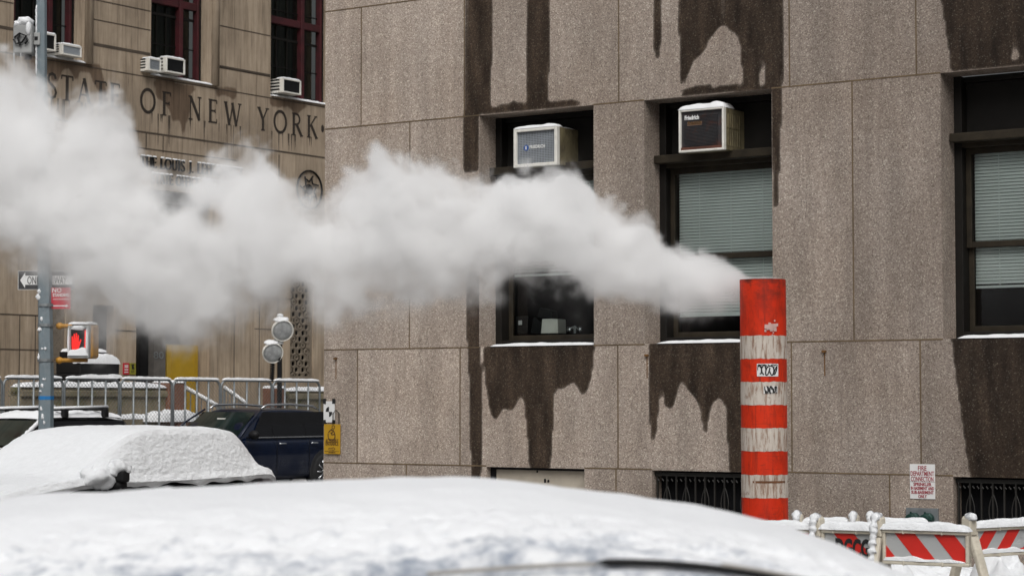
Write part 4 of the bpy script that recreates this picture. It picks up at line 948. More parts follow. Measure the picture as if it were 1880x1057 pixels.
# ================================================================== temporary fence
fy = 4.5
edges = [-100, 5, 117, 220, 317, 405, 500, 588]
FT = FB.onY(300, 697, -fy)[1]
fx_ = [FB.onY(p, 700, -fy)[0] for p in edges]
labels = ['snow topped wire mesh fence panel cut by the left frame edge', 'snow topped wire mesh fence panel behind the grey signal pole', 'snow topped wire mesh fence panel directly behind the black car rack',
          'snow topped wire mesh fence panel before the mossy parapet', 'snow topped wire mesh fence panel in front of the yellow door stairs', 'snow topped wire mesh fence panel above the blue car windshield', 'snow topped wire mesh fence panel beside the granite building corner']
for i in range(len(edges) - 1):
    x0, x1 = fx_[i] + .02, fx_[i + 1] - .02; w = x1 - x0
    t = thing('fence_panel', labels[i], 'fence', FB.world(x0, -fy, 0), ANG_B, 'wire mesh fence panels along the far sidewalk')
    q = MB(); r_ = .14
    top = [(0, 0, .12), (0, 0, FT - r_)] + [(r_ - r_ * math.cos(R(a)), 0, FT - r_ + r_ * math.sin(R(a))) for a in (30, 60, 90)] + [(w - r_ + r_ * math.sin(R(a)), 0, FT - r_ + r_ * math.cos(R(a))) for a in (0, 30, 60, 90)] + [(w, 0, .12)]
    q.tube(top, .026, 8); q.tube([(0, 0, .25), (w, 0, .25)], .02, 8); q.build('frame', M['steel'], t, smooth=True)
    q = MB()
    for k_ in (1, 2, 3): q.tube([(w * k_ / 4, 0, .25), (w * k_ / 4, 0, FT - .01)], .022, 8)
    q.build('upright', M['steel'], t, smooth=True)
    q = MB(); s_ = .09; n = int((w + FT) / s_)
    for k_ in range(n):
        for sg_ in (1, -1):
            # one diagonal wire, clipped to the panel
            c = k_ * s_
            pts = []
            x_a = max(0, c - (FT - .3)); x_b = min(w, c)
            if x_b - x_a < .02: continue
            za_, zb2_ = .27 + (c - x_a), .27 + (c - x_b)
            if sg_ == 1: q.tube([(x_a, -.004, za_), (x_b, -.004, zb2_)], .0036, 3)
            else: q.tube([(w - x_a, .004, za_), (w - x_b, .004, zb2_)], .0036, 3)
    q.build('wire_mesh', M['steel'], t)
    q = MB(); q.snow(.04, w - .04, -.035, .035, FT + .012, .05, step=.03); 
    q.build('snow_line', M['snow'], t, smooth=True)
    if i in (0,):
        pass
    for k_ in (.12, .88):
        q = MB(); q.box(w * k_ - .03, w * k_ + .03, -.3, .3, .0, .05); q.box(w * k_ - .02, w * k_ + .02, -.02, .02, .05, .26); q.build('foot', M['steel'], t)

# ================================================================== signal pole and what hangs on it
pY = 30.0
p0 = at_depth(83, 900, pY); pole = thing('signal_pole', 'octagonal grey steel pole with blue tape and scraps of stickers', 'pole', (p0.x, pY, 0))
def PX(px, py): q_ = at_depth(px, py, pY); return q_.x - p0.x, q_.z
q = MB(); zt = PX(80, -40)[1] + .6
prof = [(.0, 0, .14), (.0, 1.0, .108), (0, PX(83, 700)[1], .104), (PX(82, 500)[0], PX(82, 500)[1], .098), (PX(76, 130)[0], PX(76, 130)[1], .078), (PX(75, 0)[0], zt, .07)]
q.tube([(x, 0, z) for x, z, r in prof], [r for x, z, r in prof], 8); q.build('shaft', M['pole_grey'], pole)
q = MB(); q.lathe([(.26, 0), (.26, .12), (.2, .3), (.14, .4)], 8); q.build('base', M['pole_grey'], pole)
q = MB(); z_ = PX(83, 730)[1]; q.lathe([(.1055, z_ - .025), (.1075, z_ - .025), (.1075, z_ + .025), (.1055, z_ + .025)], 8); 
for v_ in range(len(q.v)):
    x, y, z = q.v[v_]; a_ = math.atan2(y, x)
q.build('tape_band', M['orange_tape'], pole)
q = MB()
for py in (560, 597, 661): z_ = PX(83, py)[1]; q = MB(); q.lathe([(.104, z_ - .02), (.112, z_ - .02), (.112, z_ + .02), (.104, z_ + .02)], 16, (PX(82.5, py)[0] * .6, 0, 0)); q.build('clamp_band', M['steel'], pole)
q = MB(); rnd = random.Random(11)
for px_, py in ((79, 586), (75, 605), (80, 708), (78, 750), (81, 765), (84, 775), (73, 655), (84, 696), (72, 545), (74, 535), (80, 640), (77, 718), (86, 640)):
    x, z_ = PX(px_, py); q = MB(); q.blob((x, -.103 + abs(x) * .25, z_), .014 + .022 * rnd.random(), .008, .012 + .03 * rnd.random(), 12, jit=.9); q.build('snow_scrap', M['snow'], pole, smooth=True)
q = MB()
for k_ in range(10): z_ = PX(68, 20 + 12 * k_)[1]; q.blob((PX(67.5, 20 + 12 * k_)[0] + .005, -.04, z_), .016, .03, .075, 8, jit=.6)
q.build('snow_streak', M['snow'], pole, smooth=True)
# controller box
x, z_ = PX(46, 105); bx = thing('control_box', 'grey control box capped with snow, strapped high on the grey pole', 'box', (p0.x + x, pY - .05, z_))
hb = (110 - 52) / F * pY; wb_ = 36 / F * pY
q = MB(); q.box(-wb_ / 2, wb_ / 2, -.12, .14, .02, hb); q.build('case', M['box_grey'], bx, bevel=.03, seg=3)
q = MB(); q.box(wb_ / 2, wb_ / 2 + .09, -.05, .05, hb * .35, hb * .75); q.build('bracket', M['box_grey'], bx, bevel=.01)
q = MB(); q.box(wb_ / 2 + .015, wb_ / 2 + .06, -.056, -.0505, hb * .5, hb * .62); q.lathe([(0, -.04), (.05, -.04), (.05, .03)], 12, (wb_ * .2, 0, .0)); q.tube([(-.11, -.14, hb * .55), (-.03, -.16, hb * .68), (.06, -.16, hb * .6), (.0, -.15, hb * .4), (-.08, -.15, hb * .35), (-.12, -.14, hb * .5)], .014, 6); q.tube([(-.03, -.15, hb * .68), (-.05, -.17, hb * .5), (-.02, -.15, hb * .3)], .016, 6); q.tube([(.05, -.15, hb * .6), (.08, -.16, hb * .45), (.04, -.15, hb * .35)], .014, 6)
q.build('cable', M['black'], bx)
q = MB(); q.blob((.01, 0, hb + .03), wb_ * .42, .15, .085, 16, jit=.35); q.blob((-wb_ * .33, 0, hb - .0), wb_ * .2, .14, .06, 12, jit=.3); q.blob((wb_ * .3, -.1, hb * .85), wb_ * .16, .05, .1, 12, jit=.3); q.build('snow_cap', M['snow'], bx, smooth=True)
q = MB(); q.tube([(-.12, -.1, .03), (-.115, -.1, -.16)], [.014, .003], 6); q.tube([(-.02, -.12, .03), (-.02, -.12, -.06)], [.01, .002], 6); q.build('icicle', M['lamp_lens'], bx)
# one way sign
x0, zt = PX(30, 496); x1, zb_ = PX(134, 531); w, h = x1 - x0, zt - zb_
sg = thing('one_way_sign', 'black one way sign with white arrow, left end clear of the steam', 'sign', (p0.x + (x0 + x1) / 2, pY + .11, zb_))
q = MB(); q.box(-w / 2, w / 2, -.003, .003, 0, h); q.build('plate', M['white'], sg)
q = MB(); q.box(-w / 2 + .006, w / 2 - .006, -.0045, -.0031, .006, h - .006); q.build('black_field', simple('sign_black', (.03, .03, .032), .5), sg)
q = MB(); hm = h / 2; al = -w / 2 + .03
q.add([(al, -.006, hm), (al + .07, -.006, h - .02), (al + .07, -.006, h * .74), (w / 2 - .03, -.006, h * .74), (w / 2 - .03, -.006, h * .26), (al + .07, -.006, h * .26), (al + .07, -.006, .02)], [(6, 5, 2, 1, 0), (5, 4, 3, 2)]); q.build('arrow', M['white'], sg)
q = MB(); q.text('ONE', .15, PX(58, 510)[0] - (x0 + x1) / 2, h * .30, -.0072, bold=.001, fit=.165); q.text('WAY', .15, PX(108, 510)[0] - (x0 + x1) / 2, h * .30, -.0072, bold=.001, fit=.17); q.build('lettering', M['text_black'], sg)
# red parking sign
x0, zt = PX(95, 528); x1, zb_ = PX(130, 567); w, h = x1 - x0, zt - zb_
sg = thing('parking_sign', 'red and white parking sign half hidden by steam beside the grey pole', 'sign', (p0.x + (x0 + x1) / 2, pY - .02, zb_))
q = MB(); q.box(-w / 2, w / 2, -.003, .003, 0, h); q.build('plate', M['sign_red'], sg)
q = MB(); q.text('NO', .085, -w * .22, h * .78, -.0045, bold=.002); q.text('STANDING', .06, 0, h * .58, -.0045, bold=.002, sx=.75); q.box(-w * .42, w * .42, -.0045, -.003, h * .44, h * .465); q.box(-w * .4, w * .25, -.0045, -.003, h * .12, h * .17)
q.add([(w * .25, -.0045, h * .22), (w * .25, -.0045, h * .07), (w * .4, -.0045, h * .145)], [(0, 1, 2)]); q.build('lettering', M['white'], sg)
# pedestrian signal
x0, zt = PX(129, 598); x1, zb_ = PX(169, 657); w, h = x1 - x0, zt - zb_
ps = thing('pedestrian_signal', 'yellow pedestrian signal with glowing red hand and snow on its face', 'traffic light', (p0.x + (x0 + x1) / 2, pY - .12, zb_), R(-14))
q = MB(); q.box(-w / 2, w / 2 + .03, .02, .26, -.01, h + .02); q.build('housing', M['signal_yellow'], ps, bevel=.045, seg=3)
q = MB(); fw = .035
q.box(-w / 2 - .01, -w / 2 + fw, -.04, .03, -.005, h); q.box(w / 2 - fw, w / 2 + .005, -.04, .03, -.005, h); q.box(-w / 2 + fw, w / 2 - fw, -.04, .03, -.005, fw * 1.6); q.box(-w / 2 + fw, w / 2 - fw, -.04, .03, h - fw, h)
q.build('visor', M['box_grey'], ps, bevel=.01)
q = MB(); q.box(-w / 2 + fw, w / 2 - fw, -.012, .018, fw, h - fw); q.build('screen', M['black'], ps)
# the hand: palm and five raised fingers on the left, a countdown stroke on the right
q = MB(); cx = -w * .16; y_ = -.0145
hand = [(-.055, .10), (.045, .10), (.06, .16), (.085, .23), (.072, .25), (.045, .20), (.045, .30), (.03, .31), (.022, .23), (.018, .33), (.0, .335), (-.006, .235), (-.014, .325), (-.032, .32), (-.033, .225), (-.045, .29), (-.062, .285), (-.06, .16)]
q.prism([(cx + a, b * h / .46 + .02) for a, b in hand], y_, y_ + .002); 
q.prism([(w * .25, h * .22), (w * .34, h * .22), (w * .34, h * .86), (w * .27, h * .86)], y_, y_ + .002)
q.prism([(w * .12, h * .2), (w * .25, h * .2), (w * .25, h * .25), (w * .12, h * .25)], y_ - .001, y_ + .001)
q.build('red_hand', M['led'], ps)
q = MB(); q.snow(-w / 2, w / 2 + .02, -.05, .24, h + .018, .035, step=.03); q.snow(-w / 2, w / 2, -.055, .0, .03, .10, step=.02); q.blob((w / 2 - .02, -.045, h * .5), .02, .02, h * .42, 10, jit=.2); q.blob((-w / 2 + .01, -.045, h * .5), .016, .02, h * .42, 10, jit=.2); q.blob((.0, -.03, h * .93), w * .38, .02, .035, 12, jit=.4)
q.build('snow_crust', M['snow'], ps, smooth=True)
for z_, nm in ((h + .0, 0), (-.03, 1)):
    q = MB(); xl_ = -(x0 + x1) / 2 + .10; q.tube([(xl_ - .02, .12, z_), (xl_ + .09, .12, z_), (w * .2, .12, z_)], [.04, .03, .03], 10); q.blob((xl_ + .02, .12, z_), .05, .045, .05, 10, jit=.05)
    q.build('arm', M['signal_yellow'], ps, smooth=True)

# ================================================================== floodlight mast
lp = FB.onY(513, 760, -4.2); base = FB.world(lp[0], -4.2, 0); fl = thing('floodlight_mast', 'black mast with two round snow dusted floodlights above the fence', 'floodlight', base)
Yf = base.y
def FX(px, py): q_ = at_depth(px, py, Yf); return q_.x - base.x, q_.z
q = MB(); q.tube([(0, 0, 0), (0, 0, FX(513, 622)[1])], .055, 10); q.lathe([(.3, 0), (.3, .06), (.06, .1)], 12); q.build('mast', M['black'], fl)
q = MB(); q.tube([(*[FX(500, 640)[0]], 0, FX(500, 640)[1]), (FX(498, 628)[0], -.05, FX(498, 628)[1]), (FX(510, 622)[0], 0, FX(510, 622)[1]), (FX(520, 628)[0], 0, FX(520, 628)[1])], .03, 8); q.lathe([(.08, 0), (.08, .1), (.05, .12)], 12, (0, 0, FX(513, 632)[1])); q.build('bracket', M['box_grey'], fl)
for px_, py, rr_ in ((517, 604, 20), (499, 645, 19)):
    x, z_ = FX(px_, py); rad = rr_ / F * Yf
    q = MB(); prof = [(rad * .9, -.12), (rad * .97, -.165), (rad * 1.04, -.12), (rad * .98, -.02), (rad * .7, .14), (rad * .3, .22), (.0, .24)]
    q.lathe(prof, 24, (0, 0, 0), 0, 'y'); hd = q.build('lamp_head', M['white_plastic'], fl, smooth=True, loc=(x, 0, z_)); hd.rotation_euler = (R(18), 0, R(18))
    q = MB(); q.lathe([(.0, -.150), (rad * .5, -.150), (rad * .86, -.142), (rad * .9, -.125)], 24, (0, 0, 0), 0, 'y'); q.build('lens', M['lens_grey'], hd, smooth=True)
    q = MB(); q.blob((-.02, -.02, rad * .92), rad * .75, .14, .06, 14, jit=.3); q.build('snow_cap', M['snow'], hd, smooth=True)
q = MB(); x, z_ = FX(514, 586); q.lathe([(.0, .1), (.07, .09), (.075, 0), (.05, -.12)], 12, (x, 0, z_)); q.build('photocell', M['box_grey'], fl, smooth=True)
q = MB(); x, z_ = FX(514, 582); q.blob((x, 0, z_ + .03), .08, .08, .05, 10); q.build('snow_cap', M['snow'], fl, smooth=True)
q = MB(); pts = []
za, zb_ = FX(505, 656)[1], FX(503, 700)[1]
for i in range(150): t_ = i / 149; a_ = t_ * 2 * math.pi * 13; pts.append((FX(505 - 2 * t_, 0)[0] + .045 * math.cos(a_), .045 * math.sin(a_), za + (zb_ - za) * t_))
q.tube(pts, .013, 5); q.tube([pts[-1], (pts[-1][0] + .03, 0, .1)], .013, 5); q.build('coiled_cable', M['black'], fl, smooth=True)

# ================================================================== cars
def car(name, label, loc, head, paint, L=4.6, Wd=.92, belt=.98, hood=.93, roof=1.60, xw=.95, xa=.25, xd=-1.55, xr=-2.0, wr=.36, tumble=.18, glassM=None, shieldM=None, axf=1.42, axr=-1.38, windows=None):
    t = thing(name, label, 'car', loc, head)
    xf, xe = L / 2, -L / 2
    st = [(xf, Wd * .72, hood - .30, .36), (xf - .1, Wd * .86, hood - .13, .27), (xf - .45, Wd * .96, hood - .03, .22), (xw + .15, Wd, hood + .02, .22), (xw - .2, Wd, belt, .22), (0, Wd, belt, .22), (xr + .25, Wd, belt, .22), (xe + .22, Wd * .97, belt - .01, .24), (xe + .05, Wd * .90, belt - .08, .30), (xe, Wd * .78, belt - .22, .40)]
    m = MB(); ring = []
    for x, w, zt_, zb_ in st:
        half = [(0, zt_ + .015), (w * .6, zt_ + .01), (w - .12, zt_ - .01), (w - .03, zt_ - .05), (w, zt_ - .2), (w + .005, (zt_ + zb_) / 2), (w - .01, zb_ + .12), (w - .05, zb_), (0, zb_)]
        ring.append([(x, y, z) for y, z in half] + [(x, -y, z) for y, z in half[-2:0:-1]])
    n = len(ring[0]); v = [p for r_ in ring for p in r_]
    f = [(i * n + j, i * n + (j + 1) % n, (i + 1) * n + (j + 1) % n, (i + 1) * n + j) for i in range(len(ring) - 1) for j in range(n)] + [tuple(range(n - 1, -1, -1)), tuple((len(ring) - 1) * n + j for j in range(n))]
    m.add(v, f); m.build('body', paint, t, smooth=True, sub=2)
    wt_ = Wd - .05 - tumble; wb2 = Wd - .05
    # cabin as a loft of cross-sections so that the roof and pillars are rounded
    m = MB(); prof = [(xw, belt - .06, 0), (xa + (xw - xa) * .5, belt + (roof - belt) * .52, .5), (xa, roof - .05, .93), (xa - .25, roof - .005, 1), ((xa + xd) / 2, roof, 1), (xd + .2, roof - .03, 1), (xd, roof - .08, .9), ((xd + xr) / 2, belt + (roof - belt) * .5, .5), (xr, belt - .06, 0)]
    def yat(z): return wb2 - tumble * max(0, min(1, (z - belt) / (roof - belt)))
    rings = []
    for x, zt_, k_ in prof:
        wy = yat(zt_); half = [(0, zt_), (wy * .62, zt_ - .012), (wy - .10, zt_ - .03), (wy - .02, zt_ - .085), (yat((zt_ + belt) / 2 - .06), (zt_ + belt) / 2 - .06), (wb2, belt - .08)]
        if zt_ < belt: half = [(0, zt_), (wb2 * .6, zt_), (wb2 - .1, zt_ - .005), (wb2 - .03, zt_ - .01), (wb2 - .01, zt_ - .015), (wb2, belt - .08)]
        rings.append([(x, y, z) for y, z in half[::-1]] + [(x, -y, z) for y, z in half[1:]])
    n = len(rings[0]); v = [p for r_ in rings for p in r_]
    f = [(i * n + j, (i + 1) * n + j, (i + 1) * n + j + 1, i * n + j + 1) for i in range(len(rings) - 1) for j in range(n - 1)]
    m.add(v, f); m.build('cabin', paint, t, smooth=True, sub=2)
    # side glass
    gz0, gz1 = belt + .02, roof - .11
    ww = windows or [(.62, .02), (.0, -.92), (-.95, -1.62)]
    for s_ in (1, -1):
        for a, b_ in ww:
            def xlim(z, x, front):
                k_ = (z - belt) / (roof - belt)
                lo, hi = xr + (xd - xr) * k_ + .13, xw + (xa - xw) * k_ - .14
                return max(lo, min(hi, x))
            q4 = [(xlim(gz0, a, 1), gz0), (xlim(gz0, b_, 0), gz0), (xlim(gz1, b_, 0), gz1), (xlim(gz1, a, 1), gz1)]
            pts = [(x, s_ * (yat(z) + .012), z) for x, z in q4]
            zm = (gz0 + gz1) / 2
            m = MB(); m.slab(pts if s_ < 0 else pts[::-1], -.02); m.build('side_window', glassM or M['glass_dark'], t)
            # rubber surround slightly behind the glass, and dark inside
            cx = sum(p[0] for p in pts) / 4; cz = sum(p[2] for p in pts) / 4
            big = [(cx + (p[0] - cx) * 1.05, p[1] - s_ * .004, cz + (p[2] - cz) * 1.06) for p in pts]
            m = MB(); m.slab(big if s_ < 0 else big[::-1], .004); m.build('window_seal', M['black'], t)
    # windshield and rear glass
    def pane(xb, zb0, xt_, zt0, nm, mt_, off):
        k0, k1 = .10, .86
        P0 = Vector((xb + (xt_ - xb) * k0, 0, zb0 + (zt0 - zb0) * k0)); P1 = Vector((xb + (xt_ - xb) * k1, 0, zb0 + (zt0 - zb0) * k1))
        y0_, y1_ = yat(P0.z) - .10, yat(P1.z) - .12
        d_ = (P1 - P0).normalized(); nr = Vector((d_.z, 0, -d_.x)) * off
        m = MB(); nseg = 6
        def fn(u, v):
            p = P0.lerp(P1, v) + nr; y_ = (y0_ + (y1_ - y0_) * v) * (2 * u - 1)
            return (p.x - (.05 if off > 0 else -.05) * (2 * u - 1) ** 2, y_, p.z)
        m.grid(fn, nseg, 4); m.build(nm, mt_, t, smooth=True)
    pane(xw, belt - .06, xa, roof - .04, 'windshield', shieldM or M['glass_dark'], .035)
    pane(xr, belt - .06, xd, roof - .06, 'rear_window', M['glass_dark'], -.03)
    # wheels
    for ax in (axf, axr):
        for s_ in (1, -1):
            m = MB(); m.lathe([(.0, s_ * (Wd + .004)), (wr + .06, s_ * (Wd + .004)), (wr + .07, s_ * (Wd - .02))], 28, (ax, 0, wr), 0, 'y'); m.build('wheel_arch', M['rubber'], t)
            m = MB(); y0_ = s_ * (Wd + .012); m.lathe([(wr * .62, y0_), (wr * .9, y0_ + s_ * .006), (wr, y0_ - s_ * .03), (wr, y0_ - s_ * .2), (wr * .6, y0_ - s_ * .2)], 30, (ax, 0, wr), 0, 'y'); whl = m.build('wheel', M['rubber'], t, smooth=True)
            m = MB(); m.lathe([(wr * .64, y0_ + s_ * .004), (wr * .58, y0_ - s_ * .004), (wr * .58, y0_ - s_ * .03)], 30, (ax, 0, wr), 0, 'y'); m.lathe([(0, y0_ + s_ * .004), (.07, y0_ + s_ * .002), (.07, y0_ - s_ * .02)], 14, (ax, 0, wr), 0, 'y')
            for k_ in range(10):
                a_ = 2 * math.pi * k_ / 10; m.tube([(ax + .06 * math.cos(a_), y0_ - s_ * .004, wr + .06 * math.sin(a_)), (ax + wr * .61 * math.cos(a_), y0_ - s_ * .008, wr + wr * .61 * math.sin(a_))], .016, 6)
            m.build('rim', M['chrome'], whl, smooth=True)
    # mirrors
    for s_ in (1, -1):
        m = MB(); m.blob((xw - .28, s_ * (Wd + .13), belt + .06), .085, .125, .085, 14, jit=.05); m.box(xw - .31, xw - .24, s_ * (Wd + .03) - .06, s_ * (Wd + .03) + .06, belt - .01, belt + .03); m.build('mirror', M['black'], t, smooth=True)
    for s_ in (1, -1):
        m = MB(); m.blob((xf - .16, s_ * (Wd - .27), hood - .26), .10, .2, .08, 14, jit=.02); m.build('headlight', M['lamp_lens'], t, smooth=True)
        m = MB(); m.blob((xe + .08, s_ * (Wd - .17), belt - .12), .07, .12, .12, 12, jit=.02); m.build('tail_light', M['sign_red'], t, smooth=True)
    return t, yat
HB = ANG_B + math.pi                                       # cars on the side street point towards the camera and left
hB_ = Vector((math.cos(HB), math.sin(HB), 0)); lB_ = Vector((-hB_.y, hB_.x, 0))
def park(px, py, plane, xloc, Wd):                         # centre of a car whose near side lies in n.P = plane and whose local x = xloc shows at px
    d = ray(px, py); k_ = plane / d.dot(nB); p = EYE + d * k_; c = p - hB_ * xloc - lB_ * Wd; return (c.x, c.y, 0)
# blue car
t, yat = car('blue_suv', 'dark blue sport utility car with silver roof rails beside the granite corner', park(460, 800, -27.5, .72, .95), HB, M['blue_paint'], L=4.7, Wd=.95, belt=1.05, hood=1.01, roof=1.63, xw=1.05, xa=.15, xd=-1.65, xr=-2.15, wr=.37, axf=1.45, axr=-1.45, shieldM=M['glass_shield'])
for s_ in (1, -1):
    q = MB(); q.tube([(.10, s_ * .66, 1.60), (-.05, s_ * .67, 1.665), (-.7, s_ * .67, 1.68), (-1.4, s_ * .66, 1.645), (-1.62, s_ * .65, 1.57)], [.015, .024, .024, .024, .015], 8); q.build('roof_rail', M['chrome'], t, smooth=True)
    q = MB(); q.box(-1.65, .66, s_ * .921 - .008, s_ * .921 + .008, 1.045, 1.066); q.build('belt_trim', M['chrome'], t, bevel=.004)
    for x in (-.18, -1.12):
        q = MB(); q.tube([(x - .1, s_ * .965, .93), (x - .07, s_ * .985, .935), (x + .07, s_ * .985, .935), (x + .1, s_ * .965, .93)], .014, 8); q.build('door_handle', M['chrome'], t, smooth=True)
    q = MB()
    for x in (.82, -.03, -.98): q.box(x - .005, x + .005, s_ * .9575 - .002, s_ * .9575 + .002, .35, 1.02)
    q.build('door_seam', M['black'], t)
    q = MB(); q.tube([(1.0, s_ * .90, 1.02), (.60, s_ * .83, 1.34), (.16, s_ * .73, 1.585)], .02, 8); q.build('pillar_trim', M['blue_paint'], t, smooth=True)
q = MB(); q.box(.2, .5, -.1, .1, 1.36, 1.42); q.build('rear_view_mirror', M['white_plastic'], t)
def snowy(x0, x1, y0, y1, zf, h, t, nm='roof_snow', step=.05):
    q = MB(); q.snow(x0, x1, y0, y1, 0, h, step=step, zfun=zf, n_amp=.35); return q.build(nm, M['snow'], t, smooth=True)
# black wagon with roof rack
t, yat = car('black_wagon', 'black wagon with snow on its roof and an empty roof rack at the left edge', park(40, 810, -27.5, .9, .9), HB, M['black_paint'], L=4.7, Wd=.90, belt=.98, hood=.96, roof=1.50, xw=1.05, xa=.20, xd=-1.75, xr=-2.15, wr=.34, shieldM=M['glass_shield'])
def rz(x, y): return 1.50 - .03 * (abs(y) / .7) ** 3 - .05 * max(0, (x - .0) / .25) ** 2 - .05 * max(0, (-1.4 - x) / .35) ** 2
snowy(-1.72, .22, -.68, .68, lambda x, y: rz(x, y) - .012, .085, t)
q = MB(); q.snow(-2.1, -1.72, -.62, .62, 0, .07, zfun=lambda x, y: 1.40 + (x + 1.72) * .9, step=.05); q.build('rear_snow', M['snow'], t, smooth=True)
q = MB(); q.snow(1.15, 2.2, -.8, .8, 0, .06, zfun=lambda x, y: .955 - .06 * ((x - 1.1) / 1.1) ** 2 - .03 * y * y, step=.05); q.build('hood_snow', M['snow'], t, smooth=True)
for x in (-.25, -1.2):
    q = MB(); q.box(x - .035, x + .035, -.74, .74, 1.575, 1.60); q.build('crossbar', M['black'], t, bevel=.01)
    for s_ in (1, -1):
        q = MB(); q.box(x - .05, x + .05, s_ * .70 - .05, s_ * .70 + .05, 1.46, 1.61); q.build('rack_foot', M['black'], t, bevel=.015)
for s_ in (1, -1):
    q = MB(); q.tube([(.0, s_ * .66, 1.600), (-1.30, s_ * .66, 1.625)], .022, 8); q.build('rack_rail', M['black'], t)
    q = MB(); q.tube([(.0, s_ * .66, 1.622), (-1.30, s_ * .66, 1.645)], .026, 8); q.build('rail_snow', M['snow'], t, smooth=True)
    q = MB(); 
    q.tube([(1.03 - .80 * k_ / 24, s_ * (.86 - .17 * k_ / 24), 1.0 + .47 * k_ / 24) for k_ in range(25)], [.035 + .02 * noise.noise(Vector((k_ * .6, s_, 2))) for k_ in range(25)], 8)
    q.build('pillar_snow', M['snow'], t, smooth=True)
    q = MB()
    for k_ in range(12): x_ = -.5 - 1.3 * random.random(); z_ = 1.0 + .3 * random.random() ** 2; q.blob((x_, s_ * (yat(z_) + .02), z_), .06 + .05 * random.random(), .015, .03 + .03 * random.random(), 8, jit=.8)
    q.build('window_snow', M['snow'], t, smooth=True)

# snow-covered hatchback: its own body under a continuous blanket of snow
def snow_blanket(t, prof, nx, ny, amp, mat_, name='snow_blanket', fine=1.0):
    """prof: (x, half width at the bottom edge, z bottom, half width at the top, z top); a lofted, displaced skin."""
    xs_ = [p[0] for p in prof]
    def val(x, k_):
        # smooth (cosine) interpolation between the stations
        for a, b_ in zip(prof[:-1], prof[1:]):
            if (a[0] - x) * (b_[0] - x) <= 0:
                f_ = (x - a[0]) / (b_[0] - a[0] + 1e-9); return a[k_] + (b_[k_] - a[k_]) * f_
        return prof[-1][k_] if abs(x - prof[-1][0]) < abs(x - prof[0][0]) else prof[0][k_]
    def sm(x, k_):
        return sum(val(min(max(x + o_, min(xs_)), max(xs_)), k_) for o_ in (-.12, -.06, 0, .06, .12)) / 5
    cache = {}
    def fn(u, v):
        x = xs_[0] + (xs_[-1] - xs_[0]) * u
        if u not in cache: cache[u] = [sm(x, k_) for k_ in (1, 2, 3, 4)]
        wb3, zb3, wt3, zt3 = cache[u]
        s_ = 2 * v - 1; a = abs(s_)
        # bottom edge -> shoulder -> side glass -> rounded roof edge -> roof centre
        key = [(1.0, wb3 - .02, zb3), (.93, wb3 + .015, zb3 + .05), (.84, wb3 - .03, zb3 + .12), (.50, wt3 + .022, zt3 - .075), (.44, wt3 - .012, zt3 - .022), (.30, wt3 - .16, zt3 - .004), (0, 0, zt3 + .01)]
        for (a0, y0_, z0_), (a1, y1_, z1_) in zip(key[:-1], key[1:]):
            if a1 <= a <= a0:
                f_ = (a0 - a) / (a0 - a1); y = y0_ + (y1_ - y0_) * f_; z = z0_ + (z1_ - z0_) * f_; break
        p = Vector((x, math.copysign(y, s_), z))
        nr = Vector((0, math.copysign(min(1, a * 1.4), s_), 1 - a * .7)).normalized()
        d_ = noise.noise(p * 2.6) * .013 + noise.noise(p * 9) * .007 * fine + (noise.noise(Vector((p.x * 15, p.y * 15, p.z * 26))) * .006 + noise.noise(Vector((p.x * 34, p.y * 34, p.z * 50))) * .005) * fine * (0.25 + .75 * min(1, max(0, (a - .38) * 6)))
        edge = .05 * noise.noise(Vector((x * 4.2, s_ * 2, 1.7))) if a > .94 else 0
        return p + nr * d_ * amp + Vector((0, 0, edge))
    q = MB(); q.grid(fn, nx, ny)
    q.f = [f_[::-1] for f_ in q.f] if xs_[-1] > xs_[0] else q.f
    return q.build(name, mat_, t, smooth=True)
mp = at_depth(205, 880, 22.0)
c2c = mp - hB_ * .62 - lB_ * 1.02
t, yat = car('snowed_hatchback', 'hatchback buried under thick smooth snow with one black mirror poking out', (c2c.x, c2c.y, 0), HB, M['navy_paint'], L=4.1, Wd=.86, belt=.84, hood=.78, roof=1.26, xw=.80, xa=.00, xd=-1.25, xr=-1.75, wr=.31, tumble=.24, axf=1.3, axr=-1.25)
blanket = [(2.12, .72, .62, .50, .74), (2.0, .84, .70, .62, .85), (1.5, .92, .80, .72, .945), (1.0, .94, .85, .76, .985), (.86, .94, .87, .76, 1.03), (.45, .95, .87, .78, 1.28), (.12, .95, .87, .78, 1.44), (-.15, .95, .87, .78, 1.475), (-.8, .95, .875, .78, 1.475), (-1.38, .94, .885, .77, 1.46), (-1.52, .93, .89, .76, 1.42), (-1.80, .92, .90, .74, 1.17), (-2.02, .90, .88, .70, .99), (-2.12, .86, .70, .62, .84), (-2.16, .8, .55, .55, .62)]
snow_blanket(t, blanket, 330, 260, 1.0, M['snow_rough'])
q = MB(); q.blob((.56, 1.04, 1.075), .11, .125, .075, 36, jit=.35); q.blob((.70, .94, .985), .22, .13, .115, 36, jit=.35)
for v_ in range(len(q.v)): p_ = Vector(q.v[v_]); q.v[v_] = tuple(p_ + Vector((noise.noise(p_ * 9), noise.noise(p_ * 9 + Vector((5, 2, 1))), .5 * noise.noise(p_ * 9 + Vector((1, 8, 3))))) * .045 + Vector((noise.noise(p_ * 30), noise.noise(p_ * 30 + Vector((5, 2, 1))), noise.noise(p_ * 30 + Vector((1, 8, 3))))) * .010)
q.build('mirror_snow', M['snow_rough'], t, smooth=True)
q = MB(); q.box(.48, .60, .955, 1.15, .93, 1.05); q.box(.50, .66, .92, 1.02, .88, .97); q.build('mirror_housing', M['black'], t, bevel=.03, seg=3)

